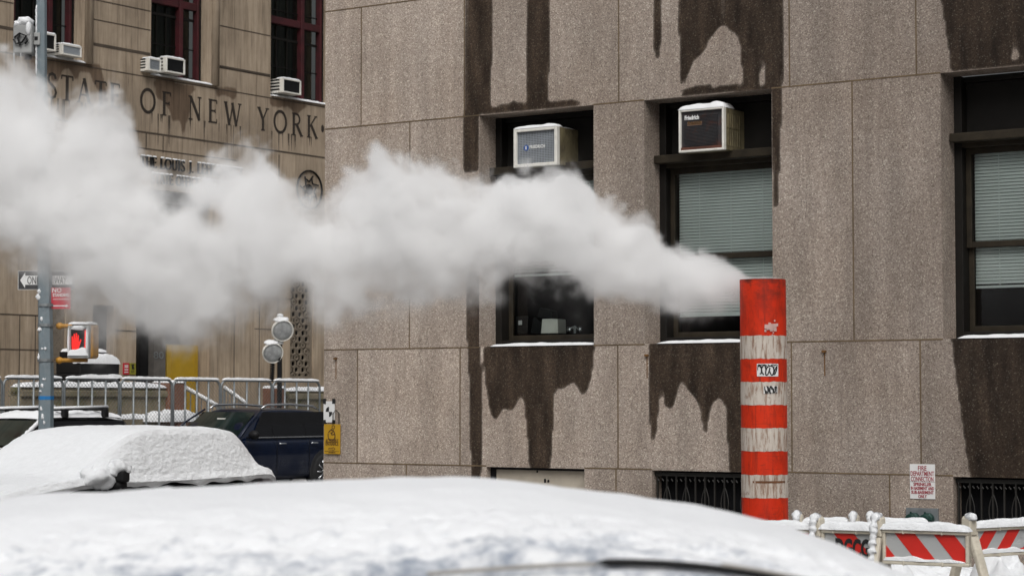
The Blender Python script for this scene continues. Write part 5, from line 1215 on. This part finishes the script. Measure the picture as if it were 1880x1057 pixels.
# foreground car: only its snowy roof is in view
FY = 4.55
t, yat = car('slate_sedan', 'car roof under wet patchy snow filling the bottom of the view', (-.35, FY, 0), 0.0, M['grey_paint'], L=4.7, Wd=.88, belt=.93, hood=.90, roof=1.43, xw=1.75, xa=.75, xd=-1.35, xr=-1.95, wr=.33, tumble=.20)
def roofz(x):                                               # snow top along the car, local x
    X = x - .35
    pts = [(-1.75, 1.45), (-1.17, 1.525), (-.82, 1.548), (-.42, 1.57), (0, 1.573), (.33, 1.532), (.575, 1.482), (.70, 1.44), (.885, 1.36), (1.1, 1.25), (1.5, 1.03)]
    if X <= pts[0][0]: return pts[0][1] + (X - pts[0][0]) * .6
    for a, b_ in zip(pts[:-1], pts[1:]):
        if a[0] <= X <= b_[0]: f_ = (X - a[0]) / (b_[0] - a[0]); return a[1] + (b_[1] - a[1]) * f_
    return 1.0
def edge_z(x):                                              # top of the doors, local x
    d = x - .53
    return 1.467 - (.33 * d * d if d > 0 else .22 * d * d / (1 + (d / .55) ** 2))
def fgz(x, y):                                              # y across, -.68 is the camera's side
    s_ = sum(roofz(x + o_) for o_ in (-.15, -.075, 0, .075, .15)) / 5
    near = max(0, (-y - .03) / .63)
    far = max(0, (y - .42) / .26)
    z = s_ - max(0, s_ - edge_z(x) - .010) * near ** 1.9 - .09 * far ** 2
    p = Vector((x, y, 0))
    z += .010 * noise.noise(p * 2.6) + .005 * noise.noise(p * 9)
    rough = min(1, max(0, near - .30) * 1.9) * (1 - .5 * max(0, near - .85) / .15)
    z += rough * (.012 * noise.noise(Vector((x * 9 + y * 4, y * 14, 2))) + .011 * noise.noise(Vector((x * 30 + y * 9, y * 38, 5))) + .008 * noise.noise(Vector((x * 62, y * 70, 5))))
    z += .014 * max(0, noise.noise(Vector((x * 5 + 2, y * 5, 9)))) * (1 if x < -.4 else .3)
    return z
q = MB()
def fn(u, v):
    x = -1.75 + 3.35 * u; y = -.66 + 1.34 * v; z = fgz(x, y)
    if v == 0: z -= .035
    if v == 1: z -= .12
    return (x, y, z)
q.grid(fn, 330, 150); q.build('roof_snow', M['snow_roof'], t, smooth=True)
# door-top trim: dark gap, bright strip and the snow-dusted glass below it
def edge_pts(dy, dz, x0=-1.3, x1=1.45, n=40): return [(x0 + (x1 - x0) * i / n, -.665 + dy, edge_z(x0 + (x1 - x0) * i / n) + dz) for i in range(n + 1)]
q = MB(); q.tube(edge_pts(-.006, -.002, .50, 1.3), [.002] + [.0068] * 40, 8); q.build('roof_gutter', M['black'], t, smooth=True)
q = MB(); q.tube(edge_pts(-.014, -.004, .20, .50) , .0035, 8); q.tube(edge_pts(-.008, .006, .72, 1.3), .0035, 8); q.build('door_trim', M['trim_dull'], t, smooth=True)
q = MB()
def fn2(u, v):
    x = -1.2 + 2.55 * u; e = edge_pts(0, 0, x, x + .01, 1)[0]; p = Vector((x, v, 0))
    d_ = .012 * noise.noise(Vector((x * 18, v * 6, 1))) + .008 * noise.noise(Vector((x * 42, v * 16, 4)))
    return (x, e[1] - .012 - .15 * v + d_, e[2] - .014 - .30 * v)
q.grid(fn2, 220, 30); q.build('glass_snow', M['snow_glass'], t, smooth=True)

# ================================================================== steam stack
SY = 16.5
sp_ = at_depth(1404.5, 950, SY); ztop = at_depth(1402, 514.5, SY)[2]
stk = thing('steam_stack', 'tall orange and white banded steam stack venting a plume to the left', 'chimney', (sp_.x, SY, 0))
rad = 84.5 / 2 / F * SY
bands = [515, 617, 659, 701, 743, 785, 827, 870, 912, 955, 997, 1040, 1083]
zb_l = [at_depth(1402, b_, SY)[2] for b_ in bands] + [0.0]
tilt = (at_depth(1400.5, 515, SY).x - at_depth(1405, 950, SY).x) / (zb_l[0] - zb_l[9])
def wob(z, a): return rad * (1 + .010 * noise.noise(Vector((math.cos(a) * 1.5, math.sin(a) * 1.5, z * 2))))
def stack_part(nm, i0s, mt_, r_add):
    q = MB()
    for i in i0s:
        z1_, z0_ = zb_l[i], zb_l[i + 1]
        if z1_ - z0_ < .01: continue
        nseg = 6; na = 56
        v = [((wob(z0_ + (z1_ - z0_) * k_ / nseg, 2 * math.pi * j / na) + r_add) * math.cos(2 * math.pi * j / na) + tilt * (z0_ + (z1_ - z0_) * k_ / nseg - 1), (wob(z0_, 2 * math.pi * j / na) + r_add) * math.sin(2 * math.pi * j / na), z0_ + (z1_ - z0_) * k_ / nseg + (.006 * noise.noise(Vector((math.cos(2 * math.pi * j / na) * 6, math.sin(2 * math.pi * j / na) * 6, z0_))) if k_ in (0, nseg) and i > 0 else 0)) for k_ in range(nseg + 1) for j in range(na)]
        f = [(k_ * na + j, k_ * na + (j + 1) % na, (k_ + 1) * na + (j + 1) % na, (k_ + 1) * na + j) for k_ in range(nseg) for j in range(na)]
        q.add(v, f)
    return q.build(nm, mt_, stk, smooth=True)
stack_part('orange_band', range(0, len(zb_l) - 1, 2), M['stack_orange'], 0.0)
stack_part('white_band', range(1, len(zb_l) - 1, 2), M['stack_white'], 0.0015)
q = MB(); tx = tilt * (ztop - 1)
q.lathe([(rad, ztop - .0), (rad * 1.0, ztop + .004), (rad - .012, ztop + .004), (rad - .014, ztop - .6)], 48, (tx, 0, 0)); q.build('rim', M['stack_orange'], stk, smooth=False)
q = MB(); q.lathe([(0, ztop - .55), (rad - .014, ztop - .55)], 40, (tx, 0, 0)); q.build('flue', M['dark'], stk)
def on_stack(px, py, off=.0): 
    p = at_depth(px, py, SY); x = p.x - sp_.x - tilt * (p.z - 1); x = max(-rad * .98, min(rad * .98, x)); return x, p.z
def wrap(px0, px1, py0, py1, off, rot=0.0, nu=8):
    a0, zt_ = on_stack(px0, py0); a1, zb3 = on_stack(px1, py1)
    pts = []
    for i in range(nu + 1):
        x = a0 + (a1 - a0) * i / nu; pts.append((x, -math.sqrt(max(0, (rad + off) ** 2 - x * x))))
    tm = tilt * ((zt_ + zb3) / 2 - 1)
    v = [(x + tm, y, zb3 + rot * i) for i, (x, y) in enumerate(pts)] + [(x + tm, y, zt_ + rot * i) for i, (x, y) in enumerate(pts)]
    n = nu + 1; return v, [(i, i + 1, n + i + 1, n + i) for i in range(nu)]
q = MB(); v, f = wrap(1385, 1424.5, 668, 691, .003); q.add(v, f); rnd = random.Random(5)
def scrawl(px0, px1, py0, py1, n, mi, off, seedd, wpx=2.0):
    r2 = random.Random(seedd)
    for k_ in range(n):
        cx = px0 + (px1 - px0) * (k_ + .5) / n; a = r2.random() * 6.28; rx_ = (px1 - px0) / n * .55; ry = (py1 - py0) * .42
        pts = [(cx + rx_ * math.cos(a + t_ * .7 * (1 if k_ % 2 else -1)), (py0 + py1) / 2 + ry * math.sin(a + t_ * .7) * (.7 + .5 * r2.random())) for t_ in range(8)]
        for (x0, y0_), (x1, y1_) in zip(pts[:-1], pts[1:]):
            d_ = Vector((x1 - x0, y1_ - y0_)); 
            if d_.length < .1: continue
            n_ = Vector((-d_.y, d_.x)).normalized() * wpx / 2
            vv = []
            for xx, yy in ((x0 + n_.x, y0_ + n_.y), (x0 - n_.x, y0_ - n_.y), (x1 - n_.x, y1_ - n_.y), (x1 + n_.x, y1_ + n_.y)):
                X, Z = on_stack(min(max(xx, px0), px1), min(max(yy, py0), py1)); vv.append((X + tilt * (Z - 1), -math.sqrt(max(0, (rad + off) ** 2 - X * X)), Z))
            q.add(vv, [(0, 1, 2, 3)], mi)
scrawl(1386, 1423, 669, 690, 5, 1, .0045, 4, 2.4); scrawl(1386, 1423, 669, 674, 7, 1, .0052, 9, 1.6)
q.build('sticker', [M['white'], M['text_black']], stk)
q = MB(); v, f = wrap(1397, 1423, 710, 722, .0045, .001); q.add(v, f, 0); scrawl(1398, 1422, 708, 723, 7, 1, .006, 14, 2.6)
o_ = q.build('sticker', [M['white'], M['text_black']], stk)
q = MB(); rnd = random.Random(8)
for k_ in range(34):
    px_, py = 1411 + rnd.gauss(0, 6), 601 + rnd.gauss(0, 6); s_ = 1 + 2.2 * rnd.random()
    v, f = wrap(px_ - s_, px_ + s_, py - s_ * 1.2, py + s_ * 1.2, .003 + .0002 * k_, 0, 2); q.add(v, f)
q.build('chipped_paint', simple('chip_pink', (.62, .40, .36), .8), stk)
q = MB(); v, f = wrap(1378, 1445.5, 881, 885, .003); q.add(v, f); q.build('rust_streak', simple('rust_streak', (.16, .065, .025), .9, var=.5, scale=20), stk)

# ================================================================== barricades in the snow
def barricade(px0, px1, py_top, py_bot, Y0, Y1, label, flip, letters=None, right_post=True, left_post=True, plain=False, scrape=False, crust=True):
    p0_, p1_ = at_depth(px0, py_top, Y0), at_depth(px1, py_top, Y1)
    d_ = Vector((p1_.x - p0_.x, p1_.y - p0_.y, 0)); w = d_.length; ang = math.atan2(d_.y, d_.x)
    zt_ = (p0_.z + p1_.z) / 2; zb3 = (at_depth(px0, py_bot, Y0).z + at_depth(px1, py_bot, Y1).z) / 2
    c = (p0_ + p1_) / 2
    t = thing('barricade', label, 'barricade', (c.x, c.y, 0), ang, 'striped folding barricades round the stack'); hw = w / 2
    q = MB(); q.box(-hw, hw, -.02, .0, zb3, zt_); b = q.build('board', M['plaster'], t)
    q = MB(); q.box(-hw, hw, -.045, .015, zt_ - .0, zt_ + .022); q.box(-hw, hw, -.045, .015, zb3 - .022, zb3); q.box(-hw - .0, -hw + .02, -.04, .012, zb3, zt_); q.box(hw - .02, hw, -.04, .012, zb3, zt_)
    for k_ in (.25, .7): q.box(-hw + w * k_ - .006, -hw + w * k_ + .006, -.05, .02, zt_ - .004, zt_ + .026); q.box(-hw + w * k_ - .006, -hw + w * k_ + .006, -.05, .02, zb3 - .026, zb3 + .004)
    q.build('rail', M['plaster'], t, bevel=.005)
    # reflective stripes cut to the board
    q = MB(); h = zt_ - zb3; q.box(-hw + .02, hw - .02, -.023, -.0205, zb3, zt_, 0)
    sl_ = h * .85; pitch = h * 1.5; x = -hw - sl_ * 2; k_ = 0
    def clip(poly):
        for sgn, lim in ((1, -hw + .02), (-1, hw - .02)):
            out = []
            for a, b_ in zip(poly, poly[1:] + poly[:1]):
                ia, ib = sgn * (a[0] - lim) >= 0, sgn * (b_[0] - lim) >= 0
                if ia: out.append(a)
                if ia != ib: f_ = (lim - a[0]) / (b_[0] - a[0]); out.append((lim, a[1] + (b_[1] - a[1]) * f_))
            poly = out
            if not poly: return []
        return poly
    while x < hw + sl_ * 2 and not plain:
        lo = [(x, zb3), (x + pitch * .52, zb3), (x + pitch * .52 - sl_ * flip, zt_), (x - sl_ * flip, zt_)]
        lo = clip(lo)
        if len(lo) > 2: q.prism(lo, -.0255, -.0231, 1)
        x += pitch
    q.build('reflective_sheet', [M['sheet_grey'], M['sheet_red']], b)
    if letters:
        q = MB(); q.text(letters, h * .86, w * .10, zb3 + h * .20, -.0272, bold=.007, sx=.52); q.build('stencil', M['text_black'], b)
    if scrape:
        q = MB()
        for k_ in range(9): q.blob((-hw * .1 + hw * .9 * random.random(), -.026, zb3 + h * (.25 + .5 * random.random())), .05 + .05 * random.random(), .003, .018 + .02 * random.random(), 10, jit=.8)
        q.build('scraped_patch', M['sheet_grey'], b)
    for s_ in ([-1] if left_post else []) + ([1] if right_post else []):
        x = s_ * (hw + .035)
        q = MB(); zt2 = zt_ + .10
        q.prism([(x - .035, zt2 - .13), (x + .035, zt2 - .13), (x + .033, zt2 - .02), (x + .02, zt2), (x - .02, zt2), (x - .033, zt2 - .02)], -.05, .03)
        for sy_ in (-1, 1): q.add([(x - .035, -.01 + sy_ * .035 - .02, zt2 - .13), (x + .035, -.01 + sy_ * .035 - .02, zt2 - .13), (x + .035, -.01 + sy_ * .035 + .02, zt2 - .13), (x - .035, -.01 + sy_ * .035 + .02, zt2 - .13), (x - .035, sy_ * .35 - .02, 0), (x + .035, sy_ * .35 - .02, 0), (x + .035, sy_ * .35 + .02, 0), (x - .035, sy_ * .35 + .02, 0)], [(0, 1, 5, 4), (1, 2, 6, 5), (2, 3, 7, 6), (3, 0, 4, 7)])
        q.build('leg', M['plaster'], t, bevel=.01)
        q = MB(); nk = 60 if crust else 7
        pts = [(x + .006 * noise.noise(Vector((k_ * .3, x * 9, 1))) - .006, -.012 if k_ < 4 else -.05 - .0016 * k_, zt2 + .018 - k_ * .0076) for k_ in range(nk)]
        rr_ = [.012, .024, .029, .031, .031] + [max(.004, .021 + .014 * noise.noise(Vector((k_ * .35, x * 5, 4)))) * (1 - .5 * (k_ / nk) ** 3) for k_ in range(5, nk)]
        q.tube(pts, rr_, 12)
        for v_ in range(len(q.v)): p_ = Vector(q.v[v_]); q.v[v_] = tuple(p_ + Vector((noise.noise(p_ * 45), noise.noise(p_ * 45 + Vector((7, 1, 3))), 0)) * .007)
        q.build('leg_snow', M['snow_rough'], t, smooth=True)
        q = MB(); q.box(x - .02, x + .025, -.075, -.07, zt2 - .20, zt2 - .175); q.build('paint_mark', M['cyan_paint'], t)
    q = MB(); q.snow(-hw - .01, hw + .005, -.055, .035, zt_ + .02, .050, step=.018, n_amp=.5); q.build('snow_cap', M['snow_rough'], t, smooth=True)
    q = MB(); q.snow(-hw + .01, hw - .02, -.046, -.0235, zb3 + .0, .016, step=.012, n_amp=1.6); q.build('ledge_snow', M['snow_rough'], t, smooth=True)
    return t
barricade(1512, 1606, 978, 1031, 13.9, 13.7, 'striped barricade stencilled with black letters, snow on its top rail', 1, 'DGCG', right_post=False)
b = barricade(1624, 1782, 979, 1030, 13.5, 13.2, 'striped barricade with two broad red stripes, right of the stencilled one', 1, None, right_post=False)
barricade(1784, 1950, 970, 1011, 14.4, 14.9, 'striped barricade cut by the right frame edge with smeared red stripes', -1, None, right_post=False, scrape=True, crust=False)
barricade(1350, 1494, 975, 1031, 14.2, 13.95, 'striped barricade mostly hidden by the foreground car roof, just before the stack', 1, None, left_post=False, right_post=False)
barricade(1475, 1560, 968, 1010, 15.4, 15.3, 'rear striped barricade between the stack and the snow, front face hidden', -1)
barricade(1610, 1706, 969, 1010, 15.6, 15.5, 'rear striped barricade right beside the hose connection with thin snow strip', -1, right_post=False)
# snow bank and shovelled heap behind the barricades
def heap(name, label, cx, cy, rx, ry, h, seed, kind=None):
    q = MB()
    def fn(u, v):
        a, r_ = u * 2 * math.pi, v
        x, y = cx + rx * r_ * math.cos(a), cy + ry * r_ * math.sin(a)
        p = Vector((x * 3, y * 3, seed)); k_ = max(0, 1 - r_ * r_)
        z = h * k_ ** .7 * (1 + .35 * noise.noise(p) + .2 * noise.noise(p * 3.1)) + .03 * noise.noise(p * 7) * k_ ** .3
        return (x, y, z - .01 * (r_ == 1))
    q.grid(fn, 110, 46); q.f = [f_[::-1] for f_ in q.f]
    o = q.build(name, M['snow_rough'], None, smooth=True); return tag(o, label, 'snow pile', None, kind)
hp = at_depth(1833, 1060, 15.6)
heap('snow_heap', 'lumpy shovelled snow heap under the right hand smeared barricade', hp.x, 15.6, .34, .4, at_depth(1833, 1016, 15.6).z, 3.0)
heap('snow_bank', 'low snow bank along the kerb behind the barricades', 3.0, 17.6, 2.2, 1.0, .45, 9.0)

# ================================================================== the steam
def steam():
    n0 = sp_.x; 
    def depth(X): return SY + .15 + .10 * (n0 - X)          # the plume drifts slightly away from the camera
    top = [(1420, 512), (1375, 500), (1345, 480), (1300, 455), (1230, 442), (1180, 398), (1110, 370), (1075, 318), (1040, 285), (980, 295), (930, 305), (870, 312), (800, 300), (740, 300), (690, 288), (640, 318), (600, 340), (560, 328), (520, 310), (470, 290), (400, 290), (350, 310), (300, 330), (262, 310), (240, 250), (218, 188), (150, 176), (100, 168), (60, 140), (20, 120), (-60, 110), (-160, 100)]
    bot = [(1420, 530), (1375, 555), (1345, 566), (1300, 575), (1200, 576), (1130, 562), (1050, 548), (980, 522), (940, 520), (900, 552), (850, 552), (800, 556), (740, 580), (690, 575), (640, 578), (590, 596), (540, 566), (500, 592), (440, 595), (400, 615), (370, 628), (330, 648), (290, 648), (250, 626), (200, 625), (150, 596), (100, 556), (60, 512), (0, 495), (-60, 490), (-160, 500)]
    def conv(l):
        out = []
        for px, py in l:
            # find X on the drifting plane
            d = ray(px, py); tq = 17.0
            for _ in range(8): tq = depth(d.x * tq) / d.y
            p = EYE + d * tq; out.append((p.x, p.z))
        return out
    T_, B_ = conv(top), conv(bot)
    Xmax, Xmin = T_[0][0], T_[-1][0]
    zc0 = 2.0; zmin, zmax = 1.6, 5.4
    o = sp_.x
    me = bpy.data.meshes.new('steam'); 
    # resting shape of the object: a coarse outline hull, replaced by the fog volume of the node group
    hull = MB(); 
    def f0(u, v):
        X = Xmin + (Xmax - Xmin) * u
        def ip(L_): 
            for a, b_ in zip(L_[:-1], L_[1:]):
                if b_[0] <= X <= a[0]: f_ = (X - a[0]) / (b_[0] - a[0] + 1e-9); return a[1] + (b_[1] - a[1]) * f_
            return L_[-1][1]
        zt_, zb3 = ip(T_), ip(B_); a = v * 2 * math.pi
        return (X - sp_.x, depth(X) - SY + (zt_ - zb3) * .4 * math.sin(a), (zt_ + zb3) / 2 + (zt_ - zb3) / 2 * math.cos(a) - ztop)
    hull.grid(f0, 40, 20)
    N = NT('steam'); pv = N.n('ShaderNodeVolumePrincipled'); pv.inputs['Color'].default_value = (1, 1, 1, 1)
    pv.inputs['Density'].default_value = 1.0; pv.inputs['Anisotropy'].default_value = 0.0
    at = N.n('ShaderNodeAttribute', attribute_name='density')
    N.l(at.outputs['Fac'], pv.inputs['Density']); pv.inputs['Density Attribute'].default_value = ''
    N.l(pv.outputs[0], N.out.inputs['Volume'])
    ob = hull.build('steam', N.m, None, loc=(sp_.x, SY, ztop))
    tag(ob, 'thick white steam plume blowing left from the orange and white stack', 'steam', None, 'stuff')
    g = bpy.data.node_groups.new('steam_fog', 'GeometryNodeTree')
    g.interface.new_socket('Geometry', in_out='INPUT', socket_type='NodeSocketGeometry'); g.interface.new_socket('Geometry', in_out='OUTPUT', socket_type='NodeSocketGeometry')
    L = g.links.new
    def nd(ty, **kw):
        n = g.nodes.new(ty)
        for k_, v in kw.items(): setattr(n, k_, v)
        return n
    def mth(op, a, b=0.0, c=0.0, clamp=False):
        n = nd('ShaderNodeMath', operation=op); n.use_clamp = clamp
        for i, v in enumerate((a, b, c)):
            if hasattr(v, 'links'): L(v, n.inputs[i])
            else: n.inputs[i].default_value = v
        return n.outputs[0]
    go = nd('NodeGroupOutput')
    pos = nd('GeometryNodeInputPosition').outputs[0]
    # turbulent warp of the sample point
    def noisev(vec, scale, detail, off):
        m = nd('ShaderNodeVectorMath', operation='ADD'); L(vec, m.inputs[0]); m.inputs[1].default_value = off
        n = nd('ShaderNodeTexNoise'); n.inputs['Scale'].default_value = scale; n.inputs['Detail'].default_value = detail; n.inputs['Roughness'].default_value = .55
        L(m.outputs[0], n.inputs['Vector']); return n
    w1 = noisev(pos, 1.3, 3, (5, 2, 1))
    sub = nd('ShaderNodeVectorMath', operation='SUBTRACT'); L(w1.outputs['Color'], sub.inputs[0]); sub.inputs[1].default_value = (.5, .5, .5)
    scl = nd('ShaderNodeVectorMath', operation='SCALE'); L(sub.outputs[0], scl.inputs[0]); scl.inputs['Scale'].default_value = .28
    addp = nd('ShaderNodeVectorMath', operation='ADD'); L(pos, addp.inputs[0]); L(scl.outputs[0], addp.inputs[1])
    P1 = addp.outputs[0]
    w2 = noisev(P1, 4.2, 3, (2, 9, 4)); sub2 = nd('ShaderNodeVectorMath', operation='SUBTRACT'); L(w2.outputs['Color'], sub2.inputs[0]); sub2.inputs[1].default_value = (.5, .5, .5)
    scl2 = nd('ShaderNodeVectorMath', operation='SCALE'); L(sub2.outputs[0], scl2.inputs[0]); scl2.inputs['Scale'].default_value = .13
    addp2 = nd('ShaderNodeVectorMath', operation='ADD'); L(P1, addp2.inputs[0]); L(scl2.outputs[0], addp2.inputs[1])
    P = addp2.outputs[0]
    sx_ = nd('ShaderNodeSeparateXYZ'); L(pos, sx_.inputs[0]); X, Y, Z = sx_.outputs
    span = Xmax - Xmin
    u = mth('DIVIDE', mth('SUBTRACT', Xmax - o, X), span)
    def curve(lst, lo, hi):
        n = nd('ShaderNodeFloatCurve'); L(u, n.inputs['Value']); cm = n.mapping; c = cm.curves[0]
        pts = [((Xmax - x) / span, (z - ztop - lo) / (hi - lo)) for x, z in lst]
        c.points[0].location = pts[0]; c.points[1].location = pts[-1]
        for p in pts[1:-1]: c.points.new(*p)
        for p in c.points: p.handle_type = 'AUTO'
        cm.update()
        return mth('ADD', mth('MULTIPLY', n.outputs[0], hi - lo), lo)
    zt_ = curve(T_, -1.5, 3.0); zb3 = curve(B_, -1.5, 3.0)
    h = mth('MULTIPLY', mth('SUBTRACT', zt_, zb3), .5); zc = mth('MULTIPLY', mth('ADD', zt_, zb3), .5)
    wy = mth('ADD', mth('MULTIPLY', h, .62), .05)
    yc = mth('ADD', mth('MULTIPLY', X, -.10), .15)
    ez = mth('DIVIDE', mth('SUBTRACT', Z, zc), h); ey = mth('DIVIDE', mth('SUBTRACT', Y, yc), wy)
    e = mth('SQRT', mth('ADD', mth('MULTIPLY', ez, ez), mth('MULTIPLY', ey, ey)))
    sd_ = mth('MULTIPLY', mth('SUBTRACT', 1.0, e), h)        # depth below the plume's mean surface, in metres
    n1 = noisev(P, 1.9, 4, (0, 0, 0)); n1.inputs['Roughness'].default_value = .55
    n2 = noisev(P, 4.6, 8, (3, 7, 1)); n2.inputs['Roughness'].default_value = .68
    a1 = mth('MULTIPLY', mth('SUBTRACT', n1.outputs['Fac'], .5), mth('ADD', mth('MULTIPLY', h, 1.35), .08))
    a2 = mth('MULTIPLY', mth('SUBTRACT', n2.outputs['Fac'], .5), mth('ADD', mth('MULTIPLY', h, .85), .10))
    n4 = noisev(P, 3.4, 2, (1, 4, 8))                        # rounded billows: folded noise
    bl = mth('ABSOLUTE', mth('SUBTRACT', n4.outputs['Fac'], .5)); a2 = mth('ADD', a2, mth('MULTIPLY', mth('SUBTRACT', bl, .06), mth('ADD', mth('MULTIPLY', h, 1.0), .06)))
    s_ = mth('ADD', mth('ADD', mth('ADD', sd_, .02), a1), a2)
    low = mth('MULTIPLY', mth('MAXIMUM', mth('MULTIPLY', ez, -1.0), 0.0), mth('MULTIPLY', h, .28))
    soft = mth('ADD', mth('ADD', mth('MULTIPLY', h, .16), .02), low)
    dn = mth('DIVIDE', s_, soft, clamp=True)
    dn = mth('POWER', dn, 1.7)
    veil = mth('DIVIDE', mth('ADD', s_, mth('ADD', mth('MULTIPLY', h, .30), mth('MULTIPLY', low, .5))), mth('ADD', mth('MULTIPLY', h, .8), .1), clamp=True)
    dn = mth('ADD', dn, mth('MULTIPLY', mth('MULTIPLY', veil, veil), .09))
    # gaps the wind has torn
    for px, py, r_, k_ in ((392, 398, .19, 1.0), (330, 372, .14, .9), (262, 440, .12, .6), (440, 300, .14, .7), (545, 535, .13, .9), (945, 530, .10, .8), (300, 345, .12, .8), (600, 400, .1, .3), (290, 290, .15, .9), (110, 545, .15, .6), (340, 320, .13, .7)):
        d = ray(px, py); tq = 17.0
        for _ in range(8): tq = depth(d.x * tq) / d.y
        p = EYE + d * tq
        dv = nd('ShaderNodeVectorMath', operation='SUBTRACT'); L(P, dv.inputs[0]); dv.inputs[1].default_value = (p.x - sp_.x, p.y - SY, p.z - ztop)
        sc_ = nd('ShaderNodeVectorMath', operation='MULTIPLY'); L(dv.outputs[0], sc_.inputs[0]); sc_.inputs[1].default_value = (1 / r_, .35 / r_, 1 / r_)
        ln_ = nd('ShaderNodeVectorMath', operation='LENGTH'); L(sc_.outputs[0], ln_.inputs[0])
        q_ = mth('SUBTRACT', ln_.outputs['Value'], .55, clamp=True); q_ = mth('ADD', mth('MULTIPLY', q_, k_ * 1.6), 1 - k_, clamp=True)
        dn = mth('MULTIPLY', dn, q_)
    n3 = noisev(P, 3.6, 6, (9, 1, 4)); v_ = nd('ShaderNodeMapRange'); L(n3.outputs['Fac'], v_.inputs['Value']); v_.inputs['From Min'].default_value = .3; v_.inputs['From Max'].default_value = .62; v_.inputs['To Min'].default_value = .1; v_.inputs['To Max'].default_value = 1.0
    # thinner with distance from the mouth
    fall = nd('ShaderNodeMapRange'); L(u, fall.inputs['Value']); fall.inputs['To Min'].default_value = 11.0; fall.inputs['To Max'].default_value = 6.2; fall.inputs['From Max'].default_value = .7
    dens = mth('MULTIPLY', mth('MULTIPLY', dn, v_.outputs[0]), fall.outputs[0])
    vc = nd('GeometryNodeVolumeCube'); L(dens, vc.inputs['Density'])
    mn = (-6.5, -.95, -1.0); mxx = (Xmax - o + .05, 1.75, 2.2); vx = .013
    vc.inputs['Min'].default_value = mn; vc.inputs['Max'].default_value = mxx
    for k_, nm in enumerate(('Resolution X', 'Resolution Y', 'Resolution Z')): vc.inputs[nm].default_value = int((mxx[k_] - mn[k_]) / vx)
    smn = nd('GeometryNodeSetMaterial'); L(vc.outputs[0], smn.inputs[0]); smn.inputs['Material'].default_value = N.m
    L(smn.outputs[0], go.inputs[0])
    md = ob.modifiers.new('fog', 'NODES'); md.node_group = g
    return ob
steam()
